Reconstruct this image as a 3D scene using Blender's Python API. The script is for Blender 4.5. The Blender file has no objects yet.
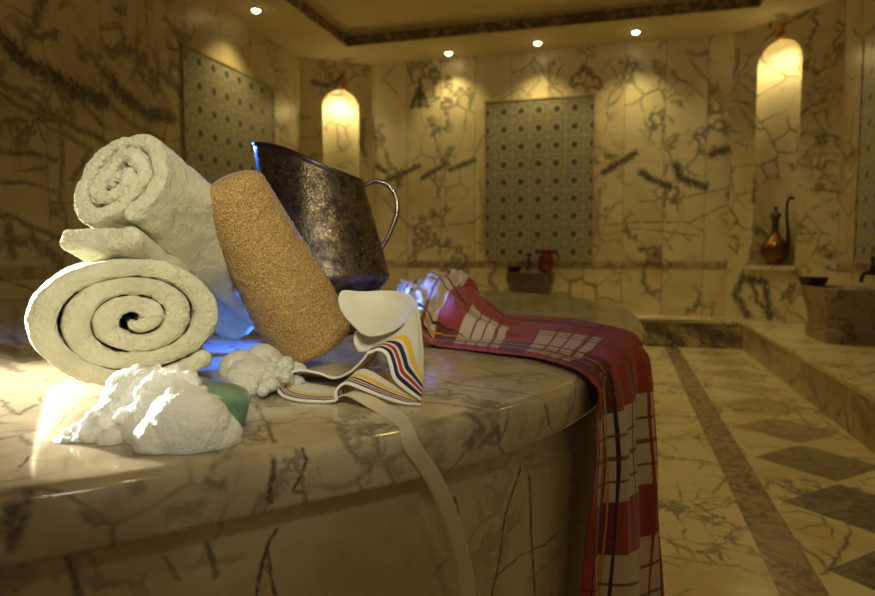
import bpy, bmesh, math, random
import numpy as np
from mathutils import Vector, Matrix
from mathutils.bvhtree import BVHTree

S = bpy.context.scene
COL = S.collection
PI = math.pi
FLOOR, EYE = 0.0, 0.70            # floor level and eye height; slab top .56, step .21, ceiling 2.40
SLAB, STEP, CEIL = 0.56, 0.21, 2.40

# ------------------------------------------------------------------ camera
F_PX, CX, CY = 642.0, 437.5, 298.0
PITCH = math.atan(43 / F_PX)
YAW = math.atan(184.5 / math.hypot(F_PX, 43))
cam_d = bpy.data.cameras.new('camera')
cam = bpy.data.objects.new('camera', cam_d); COL.objects.link(cam)
cam.location = (0, 0, EYE); cam.rotation_euler = (PI / 2 - PITCH, 0, YAW)
cam_d.sensor_width = 36; cam_d.lens = F_PX / 875 * 36
cam_d.clip_start = .01
cam_d.dof.use_dof = True; cam_d.dof.focus_distance = .72; cam_d.dof.aperture_fstop = 6.5
S.camera = cam
FW = np.array([-math.sin(YAW) * math.cos(PITCH), math.cos(YAW) * math.cos(PITCH), -math.sin(PITCH)])
RT = np.array([math.cos(YAW), math.sin(YAW), 0.0])
UP = np.cross(RT, FW)
ORG = np.array([0, 0, EYE])
def ray(u, v): return FW + RT * (u - CX) / F_PX + UP * (CY - v) / F_PX
def atd(u, v, d): return ORG + ray(u, v) * d
def atz(u, v, z):
    r = ray(u, v); return ORG + r * ((z - EYE) / r[2])
def atx(u, v, x):
    r = ray(u, v); return ORG + r * (x / r[0])
def aty(u, v, y):
    r = ray(u, v); return ORG + r * (y / r[1])

# ------------------------------------------------------------------ numpy noise
def _h(ix, iy, iz, s):
    n = (ix * 374761393 + iy * 668265263 + iz * 2147483647 + s * 974711) & 0xFFFFFFFF
    n = ((n ^ (n >> 13)) * 1274126177) & 0xFFFFFFFF
    n = ((n ^ (n >> 16)) * 2246822519) & 0xFFFFFFFF
    return ((n ^ (n >> 15)) & 0xFFFF) / 65535.0
def vnoise(p, s=0):
    p = np.asarray(p, float); i = np.floor(p).astype(np.int64); f = p - i; f = f * f * (3 - 2 * f)
    r = 0
    for a in (0, 1):
        for b in (0, 1):
            for c in (0, 1):
                w = (f[..., 0] if a else 1 - f[..., 0]) * (f[..., 1] if b else 1 - f[..., 1]) * (f[..., 2] if c else 1 - f[..., 2])
                r = r + w * _h(i[..., 0] + a, i[..., 1] + b, i[..., 2] + c, s)
    return r * 2 - 1
def fbm(p, s=0, o=4):
    r = 0; a = 1.0; q = np.asarray(p, float)
    for k in range(o): r = r + a * vnoise(q, s + k); a *= .5; q = q * 2.03
    return r

# ------------------------------------------------------------------ objects
def mesh(name, V, F, mat, parent=None, smooth=True, uv=None):
    me = bpy.data.meshes.new(name)
    me.from_pydata([tuple(map(float, v)) for v in V], [], [tuple(map(int, f)) for f in F])
    if smooth: me.polygons.foreach_set('use_smooth', [True] * len(me.polygons))
    if uv is not None:
        L = me.uv_layers.new(name='UVMap')
        li = np.zeros(len(me.loops), int); me.loops.foreach_get('vertex_index', li)
        L.data.foreach_set('uv', np.asarray(uv, float)[li].ravel())
    me.update()
    o = bpy.data.objects.new(name, me); COL.objects.link(o)
    if mat: me.materials.append(mat)
    if parent is not None:
        o.parent = parent
        o.matrix_parent_inverse = Matrix.Translation(-Vector(parent.location))
    return o
def empty(name, loc):
    o = bpy.data.objects.new(name, None); COL.objects.link(o); o.location = loc; o.empty_display_size = .05
    return o
def tag(o, label, cat, group=None, kind=None):
    o['label'] = label; o['category'] = cat
    if group: o['group'] = group
    if kind: o['kind'] = kind
    return o
def struct(o): o['kind'] = 'structure'; return o
def thing(name, loc, label, cat, group=None): return tag(empty(name, loc), label, cat, group)
def fixn(o):
    bm = bmesh.new(); bm.from_mesh(o.data)
    bmesh.ops.recalc_face_normals(bm, faces=bm.faces); bm.to_mesh(o.data); bm.free(); return o
def gridF(nr, nc, wrap=False, off=0):
    F = []
    for i in range(nr - 1):
        for j in range(nc if wrap else nc - 1):
            k = (j + 1) % nc
            F.append((off + i * nc + j, off + i * nc + k, off + (i + 1) * nc + k, off + (i + 1) * nc + j))
    return F
def box(lo, hi):
    x0, y0, z0 = lo; x1, y1, z1 = hi
    V = [(x0, y0, z0), (x1, y0, z0), (x1, y1, z0), (x0, y1, z0), (x0, y0, z1), (x1, y0, z1), (x1, y1, z1), (x0, y1, z1)]
    F = [(0, 3, 2, 1), (4, 5, 6, 7), (0, 1, 5, 4), (1, 2, 6, 5), (2, 3, 7, 6), (3, 0, 4, 7)]
    return V, F
def bevel(o, w, seg=3):
    m = o.modifiers.new('bevel', 'BEVEL'); m.width = w; m.segments = seg; m.limit_method = 'ANGLE'; return o
def prism(pts, z0, z1):
    n = len(pts); V = [(x, y, z0) for x, y in pts] + [(x, y, z1) for x, y in pts]
    F = [tuple(range(n))[::-1], tuple(range(n, 2 * n))] + [(i, (i + 1) % n, n + (i + 1) % n, n + i) for i in range(n)]
    return V, F
def lathe(prof, n=64, c=(0, 0, 0)):
    V = []
    for r, z in prof:
        for j in range(n):
            a = 2 * PI * j / n; V.append((c[0] + r * math.cos(a), c[1] + r * math.sin(a), c[2] + z))
    F = gridF(len(prof), n, True)
    return V, F
def join(*parts):
    V, F = [], []
    for v, f in parts:
        o = len(V); V += [tuple(p) for p in v]; F += [tuple(i + o for i in q) for q in f]
    return V, F
def crom(P, n, closed=False):
    P = np.asarray(P, float); m = len(P)
    t = np.linspace(0, m if closed else m - 1, n, endpoint=not closed)
    i = np.minimum(np.floor(t).astype(int), m - 1 if closed else m - 2); f = (t - i)
    if P.ndim == 1: P = P[:, None]; sq = True
    else: sq = False
    f = f.reshape((-1,) + (1,) * (P.ndim - 1))
    if closed: g = lambda k: P[(i + k) % m]
    else:
        Q = np.concatenate([2 * P[:1] - P[1:2], P, 2 * P[-1:] - P[-2:-1]]); g = lambda k: Q[np.clip(i + k + 1, 0, m + 1)]
    a, b, c, d = g(-1), g(0), g(1), g(2)
    r = .5 * (2 * b + (c - a) * f + (2 * a - 5 * b + 4 * c - d) * f ** 2 + (3 * b - a - 3 * c + d) * f ** 3)
    return r[:, 0] if sq else r
def patch(G, nr, nc):
    G = np.asarray(G, float)                      # rows x cols x 3
    A = crom(G, nr); B = crom(np.swapaxes(A, 0, 1), nc)
    return np.swapaxes(B, 0, 1)
def tube(path, rad, n=12, flat=1.0, nrm=None, sub=0, cap=True):
    P = np.asarray(path, float)
    if sub: P = crom(P, sub)
    m = len(P); R = np.broadcast_to(rad, (m,)) if np.ndim(rad) == 0 else crom(np.asarray(rad, float), m)
    T = np.gradient(P, axis=0); T /= np.linalg.norm(T, axis=1)[:, None]
    N = np.array(nrm if nrm is not None else (0, 0, 1.0), float)
    V = []
    for k in range(m):
        N = N - T[k] * N.dot(T[k]); N /= np.linalg.norm(N); B = np.cross(T[k], N)
        for j in range(n):
            a = 2 * PI * j / n; V.append(P[k] + R[k] * (math.cos(a) * N * flat + math.sin(a) * B))
    F = gridF(m, n, True)
    if cap: F += [tuple(range(n))[::-1], tuple(range((m - 1) * n, m * n))]
    return [tuple(v) for v in V], F

# ------------------------------------------------------------------ materials
class N:
    def __init__(s, name):
        s.m = bpy.data.materials.new(name); s.m.use_nodes = True; s.t = s.m.node_tree
        s.b = s.t.nodes['Principled BSDF']
    def n(s, ty, **k):
        o = s.t.nodes.new(ty)
        for a, v in k.items(): setattr(o, a, v)
        return o
    def put(s, sock, v):
        if isinstance(v, bpy.types.NodeSocket): s.t.links.new(v, sock)
        elif v is not None:
            try: sock.default_value = v
            except Exception: sock.default_value = (v, v, v)
    def mt(s, op, a, b=None, c=None, clamp=False):
        o = s.n('ShaderNodeMath', operation=op, use_clamp=clamp)
        s.put(o.inputs[0], a); s.put(o.inputs[1], b); s.put(o.inputs[2], c); return o.outputs[0]
    def vm(s, op, a, b=None):
        o = s.n('ShaderNodeVectorMath', operation=op); s.put(o.inputs[0], a)
        if op == 'SCALE': s.put(o.inputs['Scale'], b)
        else: s.put(o.inputs[1], b)
        return o.outputs['Value'] if op in ('DISTANCE', 'LENGTH', 'DOT_PRODUCT') else o.outputs[0]
    def coord(s, kind='Object'): return s.n('ShaderNodeTexCoord').outputs[kind]
    def sep(s, v):
        o = s.n('ShaderNodeSeparateXYZ'); s.put(o.inputs[0], v); return o.outputs
    def comb(s, x, y, z):
        o = s.n('ShaderNodeCombineXYZ'); s.put(o.inputs[0], x); s.put(o.inputs[1], y); s.put(o.inputs[2], z); return o.outputs[0]
    def noise(s, v, sc, det=4, ro=.55, dist=0, col=False):
        o = s.n('ShaderNodeTexNoise'); s.put(o.inputs['Vector'], v); o.inputs['Scale'].default_value = sc
        o.inputs['Detail'].default_value = det; o.inputs['Roughness'].default_value = ro; o.inputs['Distortion'].default_value = dist
        return o.outputs['Color' if col else 'Fac']
    def voro(s, v, sc, feat='F1', rnd=1):
        o = s.n('ShaderNodeTexVoronoi', feature=feat); s.put(o.inputs['Vector'], v); o.inputs['Scale'].default_value = sc
        o.inputs['Randomness'].default_value = rnd; return o.outputs['Distance']
    def mr(s, v, a, b, c=0, d=1, smooth=True):
        o = s.n('ShaderNodeMapRange', interpolation_type='SMOOTHSTEP' if smooth else 'LINEAR')
        for i, x in zip(range(5), (v, a, b, c, d)): s.put(o.inputs[i], x)
        return o.outputs[0]
    def mix(s, f, a, b, mode='MIX'):
        o = s.n('ShaderNodeMix', data_type='RGBA', blend_type=mode)
        s.put(o.inputs['Factor'], f)
        for sk, v in ((o.inputs[6], a), (o.inputs[7], b)):
            if isinstance(v, bpy.types.NodeSocket): s.t.links.new(v, sk)
            else: sk.default_value = (*v, 1)
        return o.outputs[2]
    def ramp(s, f, stops, interp='LINEAR'):
        o = s.n('ShaderNodeValToRGB'); r = o.color_ramp; r.interpolation = interp
        while len(r.elements) < len(stops): r.elements.new(.5)
        for e, (p, c) in zip(r.elements, stops): e.position = p; e.color = (*c, 1) if len(c) == 3 else c
        s.put(o.inputs[0], f); return o.outputs[0]
    def bump(s, h, st=.3, dist=.01, prev=None):
        o = s.n('ShaderNodeBump'); o.inputs['Strength'].default_value = st; o.inputs['Distance'].default_value = dist
        s.put(o.inputs['Height'], h); s.put(o.inputs['Normal'], prev); return o.outputs[0]
    def set(s, **k):
        for a, v in k.items():
            sk = s.b.inputs[a.replace('_', ' ')]
            if isinstance(v, tuple) and len(v) == 3 and sk.type == 'RGBA': v = (*v, 1)
            s.put(sk, v)
        return s.m

# node group: strength of one vein stroke (a segment in space), kept as a running maximum
g = bpy.data.node_groups.new('vein_stroke', 'ShaderNodeTree')
for nm, ty in (('P', 'NodeSocketVector'), ('A', 'NodeSocketVector'), ('BA', 'NodeSocketVector'), ('Inv', 'NodeSocketFloat'),
               ('W', 'NodeSocketFloat'), ('S', 'NodeSocketFloat'), ('Rag', 'NodeSocketFloat'), ('Prev', 'NodeSocketFloat')):
    g.interface.new_socket(nm, in_out='INPUT', socket_type=ty)
g.interface.new_socket('Out', in_out='OUTPUT', socket_type='NodeSocketFloat')
gi = g.nodes.new('NodeGroupInput'); go = g.nodes.new('NodeGroupOutput')
def _g(ty, op, *ins):
    o = g.nodes.new(ty); o.operation = op
    for k, v in enumerate(ins):
        sk = o.inputs[k] if not (op == 'SCALE' and k == 1) else o.inputs['Scale']
        if isinstance(v, bpy.types.NodeSocket): g.links.new(v, sk)
        else: sk.default_value = v
    return o
pa = _g('ShaderNodeVectorMath', 'SUBTRACT', gi.outputs['P'], gi.outputs['A']).outputs[0]
dt = _g('ShaderNodeVectorMath', 'DOT_PRODUCT', pa, gi.outputs['BA']).outputs['Value']
hh = _g('ShaderNodeMath', 'MULTIPLY', dt, gi.outputs['Inv']); hh.use_clamp = True
pr = _g('ShaderNodeVectorMath', 'SCALE', gi.outputs['BA'], hh.outputs[0]).outputs[0]
ds = _g('ShaderNodeVectorMath', 'DISTANCE', pa, pr).outputs['Value']
q = _g('ShaderNodeMath', 'DIVIDE', ds, gi.outputs['W']).outputs[0]
q = _g('ShaderNodeMath', 'SUBTRACT', gi.outputs['Rag'], q)
q = _g('ShaderNodeMath', 'MULTIPLY', q.outputs[0], 2.0); q.use_clamp = True
q = _g('ShaderNodeMath', 'SMOOTH_MIN', q.outputs[0], 1.0, .3).outputs[0]
q = _g('ShaderNodeMath', 'MULTIPLY', q, gi.outputs['S']).outputs[0]
q = _g('ShaderNodeMath', 'MAXIMUM', q, gi.outputs['Prev']).outputs[0]
g.links.new(q, go.inputs[0])

def marble(name, base, tan, vein, scale=1.0, rough=.25, amt=.7, pitch=None, axis=0, zj=(), strokes=(), warp=.05, wscale=7, seed=0., thin=.5, extra=None, ragr=(.25, 1.3)):
    """veined marble; pitch/axis = bookmatched panels; strokes = [(A,B,width,strength)] single dark veins"""
    s = N(name); P = s.coord()
    M = P
    if pitch:
        c = s.sep(P); ax = c[axis]
        k = s.mt('FLOOR', s.mt('DIVIDE', ax, pitch))
        pp = s.mt('PINGPONG', ax, pitch)
        hsh = s.mt('FRACT', s.mt('MULTIPLY', s.mt('SINE', s.mt('MULTIPLY', k, 12.99)), 437.5))
        z = s.mt('ADD', c[2], s.mt('MULTIPLY', hsh, .7))
        M = s.comb(pp, s.mt('MULTIPLY', s.mt('FLOOR', s.mt('MULTIPLY', k, .5)), .37), z)
    M = s.vm('ADD', M, (seed, seed * 1.7, seed * .6))
    W = s.vm('ADD', M, s.vm('SCALE', s.vm('SUBTRACT', s.noise(M, 2.2 * scale, 2.5, .5, col=True), (.5, .5, .5)), .30 / scale))
    n1 = s.noise(M, 1.6 * scale, 5, .6)
    col = s.mix(s.mr(n1, .42, .68), base, tan)
    e = s.voro(W, 3.2 * scale, 'DISTANCE_TO_EDGE')
    v1 = s.mr(e, .0, .045, 1, 0)
    mask = s.mr(s.noise(M, 2.7 * scale, 3), .42, .60)
    e2 = s.voro(s.vm('ADD', W, (7.1, 3.3, 1.2)), 7.5 * scale, 'DISTANCE_TO_EDGE')
    v2 = s.mt('MULTIPLY', s.mr(e2, 0, .03, 1, 0), s.mr(s.noise(M, 3.4 * scale, 2, .5), .5, .68))
    r = s.mt('ABSOLUTE', s.mt('SUBTRACT', s.noise(W, 1.3 * scale, 6, .62), .5))
    v3 = s.mt('MULTIPLY', s.mr(r, .0, .03, 1, 0), s.mr(s.noise(M, 1.9 * scale, 2), .45, .6))
    v = s.mt('MAXIMUM', s.mt('MULTIPLY', v1, s.mt('MULTIPLY', mask, .9)), s.mt('MAXIMUM', s.mt('MULTIPLY', v2, thin), v3))
    v = s.mt('MULTIPLY', v, amt)
    if strokes:
        d = s.vm('SCALE', s.vm('SUBTRACT', s.noise(P, wscale, 5, .6, col=True), (.5, .5, .5)), warp)
        Q = s.vm('ADD', P, d)
        br = s.mr(s.noise(P, wscale * 3, 4, .6), .30, .52, .55, 1)
        rag = s.mr(s.noise(P, wscale * 4.5, 5, .68), .25, .75, ragr[0], ragr[1], False); prev = 0.0
        for A, B, w, st in strokes:
            A = np.asarray(A, float); BA = np.asarray(B, float) - A
            gn = s.n('ShaderNodeGroup'); gn.node_tree = g
            s.put(gn.inputs['P'], Q); gn.inputs['A'].default_value = A; gn.inputs['BA'].default_value = BA
            gn.inputs['Inv'].default_value = 1 / max(1e-9, BA.dot(BA)); gn.inputs['W'].default_value = w; gn.inputs['S'].default_value = st
            s.put(gn.inputs['Rag'], rag); s.put(gn.inputs['Prev'], prev); prev = gn.outputs[0]
        v = s.mt('MAXIMUM', v, s.mt('MULTIPLY', prev, br))
    col = s.mix(s.mt('MINIMUM', v, .96), col, vein)
    if pitch:
        f = s.mt('FRACT', s.mt('DIVIDE', ax, pitch))
        j = s.mt('LESS_THAN', s.mt('MINIMUM', f, s.mt('SUBTRACT', 1, f)), .004 / pitch)
        for zz in zj: j = s.mt('MAXIMUM', j, s.mt('LESS_THAN', s.mt('ABSOLUTE', s.mt('SUBTRACT', c[2], zz)), .003))
        col = s.mix(s.mt('MULTIPLY', j, .45), col, (.22, .17, .1))
    if extra: col = extra(s, P, col)
    return s.set(Base_Color=col, Roughness=rough, Specular_IOR_Level=.5)

def metal(name, c, rough=.3, hammer=0, hs=60, dirt=None, fleck=False):
    s = N(name); P = s.coord()
    n = s.noise(P, 38 if hammer else 9, 6, .75)
    col = s.mix(s.mr(n, .35, .65), c, dirt or tuple(x * .55 for x in c))
    if fleck: col = s.mix(s.mt('MULTIPLY', s.mr(s.noise(P, 210, 3, .7), .56, .66), s.mr(s.noise(P, 22, 3), .45, .6)), col, (.75, .55, .25))
    k = dict(Base_Color=col, Metallic=1.0, Roughness=s.mr(n, .3, .7, rough, rough + .15))
    if hammer: k['Normal'] = s.bump(s.voro(P, hs), hammer, .004)
    return s.set(**k)

def terry(name, c, c2):
    s = N(name); P = s.coord()
    n = s.noise(P, 300, 3, .75); w = s.noise(P, 90, 4, .6)
    col = s.mix(s.mr(s.noise(P, 25, 4), .35, .7), c, c2)
    h = s.mt('ADD', s.mt('MULTIPLY', n, .7), s.mt('MULTIPLY', w, .6))
    nb = s.bump(h, .8, .005)
    return s.set(Base_Color=col, Roughness=.95, Normal=nb, Sheen_Weight=.25, Sheen_Roughness=.6, Specular_IOR_Level=.1,
                 Subsurface_Weight=.12, Subsurface_Radius=(.01, .008, .005), Subsurface_Scale=.3)

CREAM, TAN, VEIN = (.85, .77, .55), (.68, .56, .34), (.03, .027, .024)

# ------------------------------------------------------------------ pixel strokes to strokes on a surface
def planex(x): return lambda u, v: atx(u, v, x)
def planey(y): return lambda u, v: aty(u, v, y)
def planez(z): return lambda u, v: atz(u, v, z)
def plane3(P0, n):
    P0 = np.asarray(P0, float); n = np.asarray(n, float)
    def f(u, v):
        r = ray(u, v); return ORG + r * ((P0 - ORG).dot(n) / r.dot(n))
    return f
def strokes(fn, L):
    out = []
    for it in L:
        pts, w, st = it
        P = [fn(*p) for p in pts]
        for a, b in zip(P[:-1], P[1:]): out.append((a, b, w, st))
    return out

# ================================================================== ROOM
XL, XR, YB = -2.70, 1.40, 5.50
LC = ((XL, 5.10), (-2.19, YB)); RC = ((.80, YB), (XR, 4.94))
Y0 = -1.2

st_back = strokes(planey(YB), [
    ([(604, 172), (620, 163), (635, 153)], .052, .95), ([(641, 172), (655, 181), (670, 187)], .05, .95),
    ([(676, 165), (680, 178), (705, 187)], .055, .95), ([(712, 154), (727, 149)], .06, .9), ([(712, 146), (726, 152)], .02, .7),
    ([(378, 166), (386, 172)], .045, .9), ([(388, 180), (398, 176), (418, 166)], .042, .9), ([(422, 178), (436, 170), (446, 164)], .042, .9),
    ([(450, 170), (462, 165), (475, 160)], .04, .9), ([(463, 108), (470, 100)], .012, .5),
    ([(420, 78), (420, 90)], .03, .85), ([(418, 92), (412, 106)], .035, .85), ([(422, 92), (428, 106)], .035, .85), ([(420, 88), (420, 105)], .05, .95), ([(411, 106), (431, 106)], .018, .85),
    ([(604, 225), (640, 222), (690, 222), (727, 205)], .013, .6), ([(606, 235), (630, 228), (660, 231), (700, 236)], .013, .5),
    ([(640, 202), (690, 196), (727, 188)], .013, .55), ([(665, 245), (675, 230), (690, 240)], .012, .6),
    ([(664, 238), (672, 250)], .02, .55), ([(600, 190), (598, 215), (594, 235)], .035, .45), ([(594, 195), (600, 240)], .02, .5),
    ([(365, 100), (372, 130), (366, 160)], .02, .5), ([(384, 200), (410, 228), (440, 226), (475, 222)], .015, .55),
    ([(480, 180), (484, 220), (481, 250)], .03, .4), ([(640, 130), (660, 150), (690, 130)], .012, .4), ([(500, 100), (520, 88), (530, 96)], .02, .4),
    ([(530, 62), (540, 80), (526, 96)], .015, .45), ([(655, 70), (680, 95), (700, 75)], .015, .35),
    ([(690, 60), (715, 90), (725, 110)], .02, .45), ([(610, 60), (600, 75)], .015, .4)])
def band_extra(s, P, col):
    c = s.sep(P); z = c[2]
    b = s.mt('MULTIPLY', s.mt('GREATER_THAN', z, .585), s.mt('LESS_THAN', z, .645))
    n = s.mr(s.noise(P, 9, 5, .7), .35, .62, .25, .8)
    return s.mix(s.mt('MULTIPLY', b, n), col, (.16, .10, .07))
m_back = marble('marble_back', CREAM, TAN, VEIN, 1.0, .32, .72, .31, 0, (.65, .585, 1.45), st_back, .035, 14, 2.0, .3, band_extra)
st_left = strokes(planex(XL), [
    ([(0, 38), (22, 58), (45, 75), (78, 92), (104, 101)], .085, .97), ([(2, 45), (30, 62), (50, 72)], .05, .9),
    ([(107, 75), (120, 92), (140, 108), (150, 118), (172, 118)], .07, .95), ([(125, 100), (145, 112), (172, 112)], .05, .9),
    ([(42, 0), (34, 22), (26, 44)], .05, .7), ([(25, 30), (40, 38), (56, 32), (54, 40)], .035, .75),
    ([(60, 75), (80, 100), (104, 128)], .03, .7), ([(0, 82), (30, 100), (56, 116), (80, 130), (104, 140)], .035, .75),
    ([(0, 95), (30, 112), (60, 122)], .025, .7), ([(10, 88), (40, 92), (56, 120)], .03, .6), ([(75, 38), (85, 52), (102, 58)], .02, .6),
    ([(135, 60), (142, 80), (165, 95), (172, 108)], .03, .6), ([(110, 105), (130, 125), (165, 140)], .03, .65),
    ([(165, 18), (175, 32), (190, 38)], .035, .6), ([(0, 150), (30, 153), (56, 160)], .025, .75), ([(0, 182), (25, 180), (55, 190)], .02, .65),
    ([(58, 110), (62, 150), (60, 190), (72, 250)], .03, .6), ([(0, 215), (20, 222), (50, 235), (70, 245)], .03, .7), ([(60, 130), (90, 150), (70, 180)], .03, .6),
    ([(5, 120), (15, 140), (35, 130)], .02, .6), ([(0, 245), (30, 240), (60, 262)], .05, .7), ([(8, 228), (14, 255)], .05, .7),
    ([(280, 140), (300, 150), (312, 160)], .03, .6), ([(285, 90), (292, 110), (288, 130)], .02, .4)])
m_left = marble('marble_left', (.70, .61, .40), (.50, .40, .23), (.04, .033, .026), 1.0, .34, .7, .36, 1, (.65, .585), st_left, .06, 7, 5.0, .7, band_extra)
m_right = marble('marble_right', (.70, .61, .40), (.5, .40, .23), VEIN, 1.0, .32, .8, .33, 1, (.65, .585), (), .08, 8, 9.0, .6, band_extra)
def chwall(A, B): 
    a, b = np.array((*A, 0.)), np.array((*B, 0.)); t = (b - a) / np.linalg.norm(b - a); return a, t, np.array((t[1], -t[0], 0.)), np.linalg.norm(b - a)

def wallbox(name, lo, hi, m): return struct(mesh(name, *box(lo, hi), m, smooth=False))
T = .12
wallbox('wall_back', (LC[1][0], YB, 0), (RC[0][0], YB + T, CEIL + .1), m_back)
wallbox('wall_left', (XL - T, Y0, 0), (XL, LC[0][1], CEIL + .1), m_left)
wallbox('wall_right', (XR, 1.2, 0), (XR + T, RC[1][1], CEIL + .1), m_right)

def niche_wall(name, A, B, u0, u1, vtop, vbot, m, depth):
    a, t, n, L = chwall(A, B)                       # n points into the room
    if n.dot(np.array((-.6, 2.5, 0)) - a) < 0: n = -n
    pl = plane3(a, n)
    s0, s1 = [(pl(u, 150) - a).dot(t) for u in (u0, u1)]
    um = (u0 + u1) / 2
    zt = pl(um, vtop)[2]; zb = pl(um, vbot)[2]
    c, w = (s0 + s1) / 2, abs(s1 - s0) / 2
    zs = zt - w
    arch = [(-w, zb)] + [(-w * math.cos(k), zs + w * math.sin(k)) for k in np.linspace(0, PI, 25)] + [(w, zb)]
    P3 = lambda s, z, d=0: a + t * (c + s) + n * (-d) + np.array((0, 0, z))
    bm = bmesh.new()
    ov = [bm.verts.new(P3(s - c, z)) for s, z in ((0, 0), (L, 0), (L, CEIL + .1), (0, CEIL + .1))]
    iv = [bm.verts.new(P3(*p)) for p in arch]
    ed = [bm.edges.new((l[i], l[(i + 1) % len(l)])) for l in (ov, iv) for i in range(len(l))]
    bmesh.ops.triangle_fill(bm, use_beauty=True, edges=ed)
    ph = np.linspace(-PI / 2, PI / 2, 25)
    rows = [('z', z) for z in np.linspace(zb, zs, 10)] + [('p', p) for p in np.linspace(0, PI / 2, 14)[1:]]
    G = []
    for k, v in rows:
        cc, z = (1, v) if k == 'z' else (math.cos(v), zs + w * math.sin(v))
        G.append([bm.verts.new(P3(w * cc * math.sin(p), z, depth * cc * math.cos(p))) for p in ph])
    for i in range(len(G) - 1):
        for j in range(len(ph) - 1):
            f = bm.faces.new((G[i][j], G[i][j + 1], G[i + 1][j + 1], G[i + 1][j])); f.smooth = True
    bm.faces.new(G[0])
    # back and sides so the wall has thickness
    bk = [bm.verts.new(P3(s - c, z, depth + .06)) for s, z in ((0, 0), (L, 0), (L, CEIL + .1), (0, CEIL + .1))]
    bm.faces.new(bk)
    for i in range(4): bm.faces.new((ov[i], ov[(i + 1) % 4], bk[(i + 1) % 4], bk[i]))
    me = bpy.data.meshes.new(name); bm.to_mesh(me); bm.free(); me.materials.append(m)
    o = bpy.data.objects.new(name, me); COL.objects.link(o); struct(o)
    return dict(P3=P3, w=w, zt=zt, zb=zb, zs=zs, n=n, t=t, pl=pl)
aR, tR, nR, lR = chwall(*RC); plR = plane3(aR, nR)
st_nr = strokes(plR, [
    ([(757, 165), (755, 200)], .04, .9), ([(742, 278), (735, 295), (748, 316)], .06, .9), ([(742, 278), (765, 282), (770, 318)], .05, .9), ([(752, 280), (756, 300), (772, 316)], .04, .85),
    ([(736, 285), (750, 262), (752, 245)], .02, .8), ([(760, 268), (768, 300), (778, 318)], .016, .8), ([(793, 272), (800, 278)], .03, .6),
    ([(800, 115), (812, 105), (826, 100)], .025, .7), ([(800, 68), (818, 72)], .03, .7), ([(765, 40), (780, 28), (810, 10)], .02, .75), ([(770, 25), (775, 15), (800, 10)], .03, .7),
    ([(740, 110), (755, 130), (740, 160)], .012, .5), ([(735, 140), (748, 150)], .015, .6), ([(796, 235), (815, 234)], .02, .7), ([(738, 50), (736, 70)], .03, .5)])
aL, tL, nL, lL = chwall(*LC); plL = plane3(aL, nL)
st_nl = strokes(plL, [([(312, 82), (325, 85), (338, 80)], .04, .8), ([(330, 92), (337, 84), (344, 72)], .03, .8), ([(364, 120), (362, 145), (366, 155)], .04, .6), ([(328, 150), (332, 130)], .015, .5), ([(305, 160), (316, 155)], .04, .5)])
m_nr = marble('marble_niche_right', (.74, .66, .45), TAN, VEIN, 1.4, .34, .75, None, 0, (), st_nr, .07, 9, 3.0, .6)
m_nl = marble('marble_niche_left', (.74, .66, .45), TAN, VEIN, 1.4, .34, .6, None, 0, (), st_nl, .07, 9, 1.0, .6)
NR = niche_wall('wall_back_right', *RC, 755, 799, 41, 266, m_nr, .13)
NL = niche_wall('wall_back_left', *LC, 323, 359, 90, 266, m_nl, .13)

# floor, step, ceiling
def floor_mat():
    def ex(s, P, col):
        c = s.sep(P); x, y = c[0], c[1]
        fade = s.mr(y, 1.9, 3.6, .95, .38)
        brown = s.mix(s.mr(s.noise(P, 14, 7, .7, 2.2), .36, .62), (.11, .075, .055), (.44, .32, .20))
        grey = s.mix(s.mr(s.noise(P, 10, 7, .7, 2.2), .36, .62), (.085, .065, .05), (.24, .19, .135))
        wob = s.mt('MULTIPLY', s.mt('SUBTRACT', s.noise(P, 6, 4, .7), .5), s.mr(y, 2.0, 3.4, .006, .16))
        bd = s.mt('MULTIPLY', s.mt('GREATER_THAN', x, .325), s.mt('LESS_THAN', x, .425))
        ky = s.mt('SUBTRACT', y, 2.2)
        fy = s.mt('SUBTRACT', s.mt('MULTIPLY', s.mt('FRACT', s.mt('DIVIDE', ky, .42)), .42), .21)
        dd = s.mt('ADD', s.mt('ABSOLUTE', s.mt('SUBTRACT', x, .652)), s.mt('ABSOLUTE', fy))
        di = s.mt('LESS_THAN', s.mt('ADD', dd, wob), .2)
        col = s.mix(s.mt('MULTIPLY', bd, .93), col, brown)
        col = s.mix(s.mt('MULTIPLY', di, fade), col, s.mix(s.mr(y, 2.4, 3.0), grey, brown))
        jl = s.mt('LESS_THAN', s.mt('ABSOLUTE', s.mt('SUBTRACT', s.mt('FRACT', s.mt('DIVIDE', s.mt('ADD', y, .18), .62)), .5)), .004)
        jl = s.mt('MULTIPLY', jl, s.mt('LESS_THAN', x, .325))
        return s.mix(s.mt('MULTIPLY', jl, .4), col, (.25, .18, .1))
    stf = strokes(planez(0), [([(692, 505), (725, 508), (738, 500)], .006, .7), ([(700, 490), (712, 492), (726, 480), (720, 476)], .008, .6), ([(660, 520), (680, 555), (700, 560)], .005, .5),
        ([(660, 555), (700, 562), (740, 566), (750, 572)], .012, .55), ([(695, 515), (712, 535), (730, 560)], .005, .5), ([(825, 575), (840, 555), (850, 535), (848, 525)], .01, .8), ([(820, 550), (840, 562)], .006, .7),
        ([(640, 470), (668, 471)], .006, .6), ([(640, 425), (690, 423), (700, 416)], .02, .4), ([(705, 386), (760, 394), (800, 414)], .02, .35), ([(800, 415), (812, 430), (840, 440)], .012, .6)])
    return marble('marble_floor', (.80, .69, .45), (.66, .50, .26), (.05, .045, .04), 2.4, .26, .75, None, 0, (), stf, .03, 14, 4.0, .5, ex)
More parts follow.
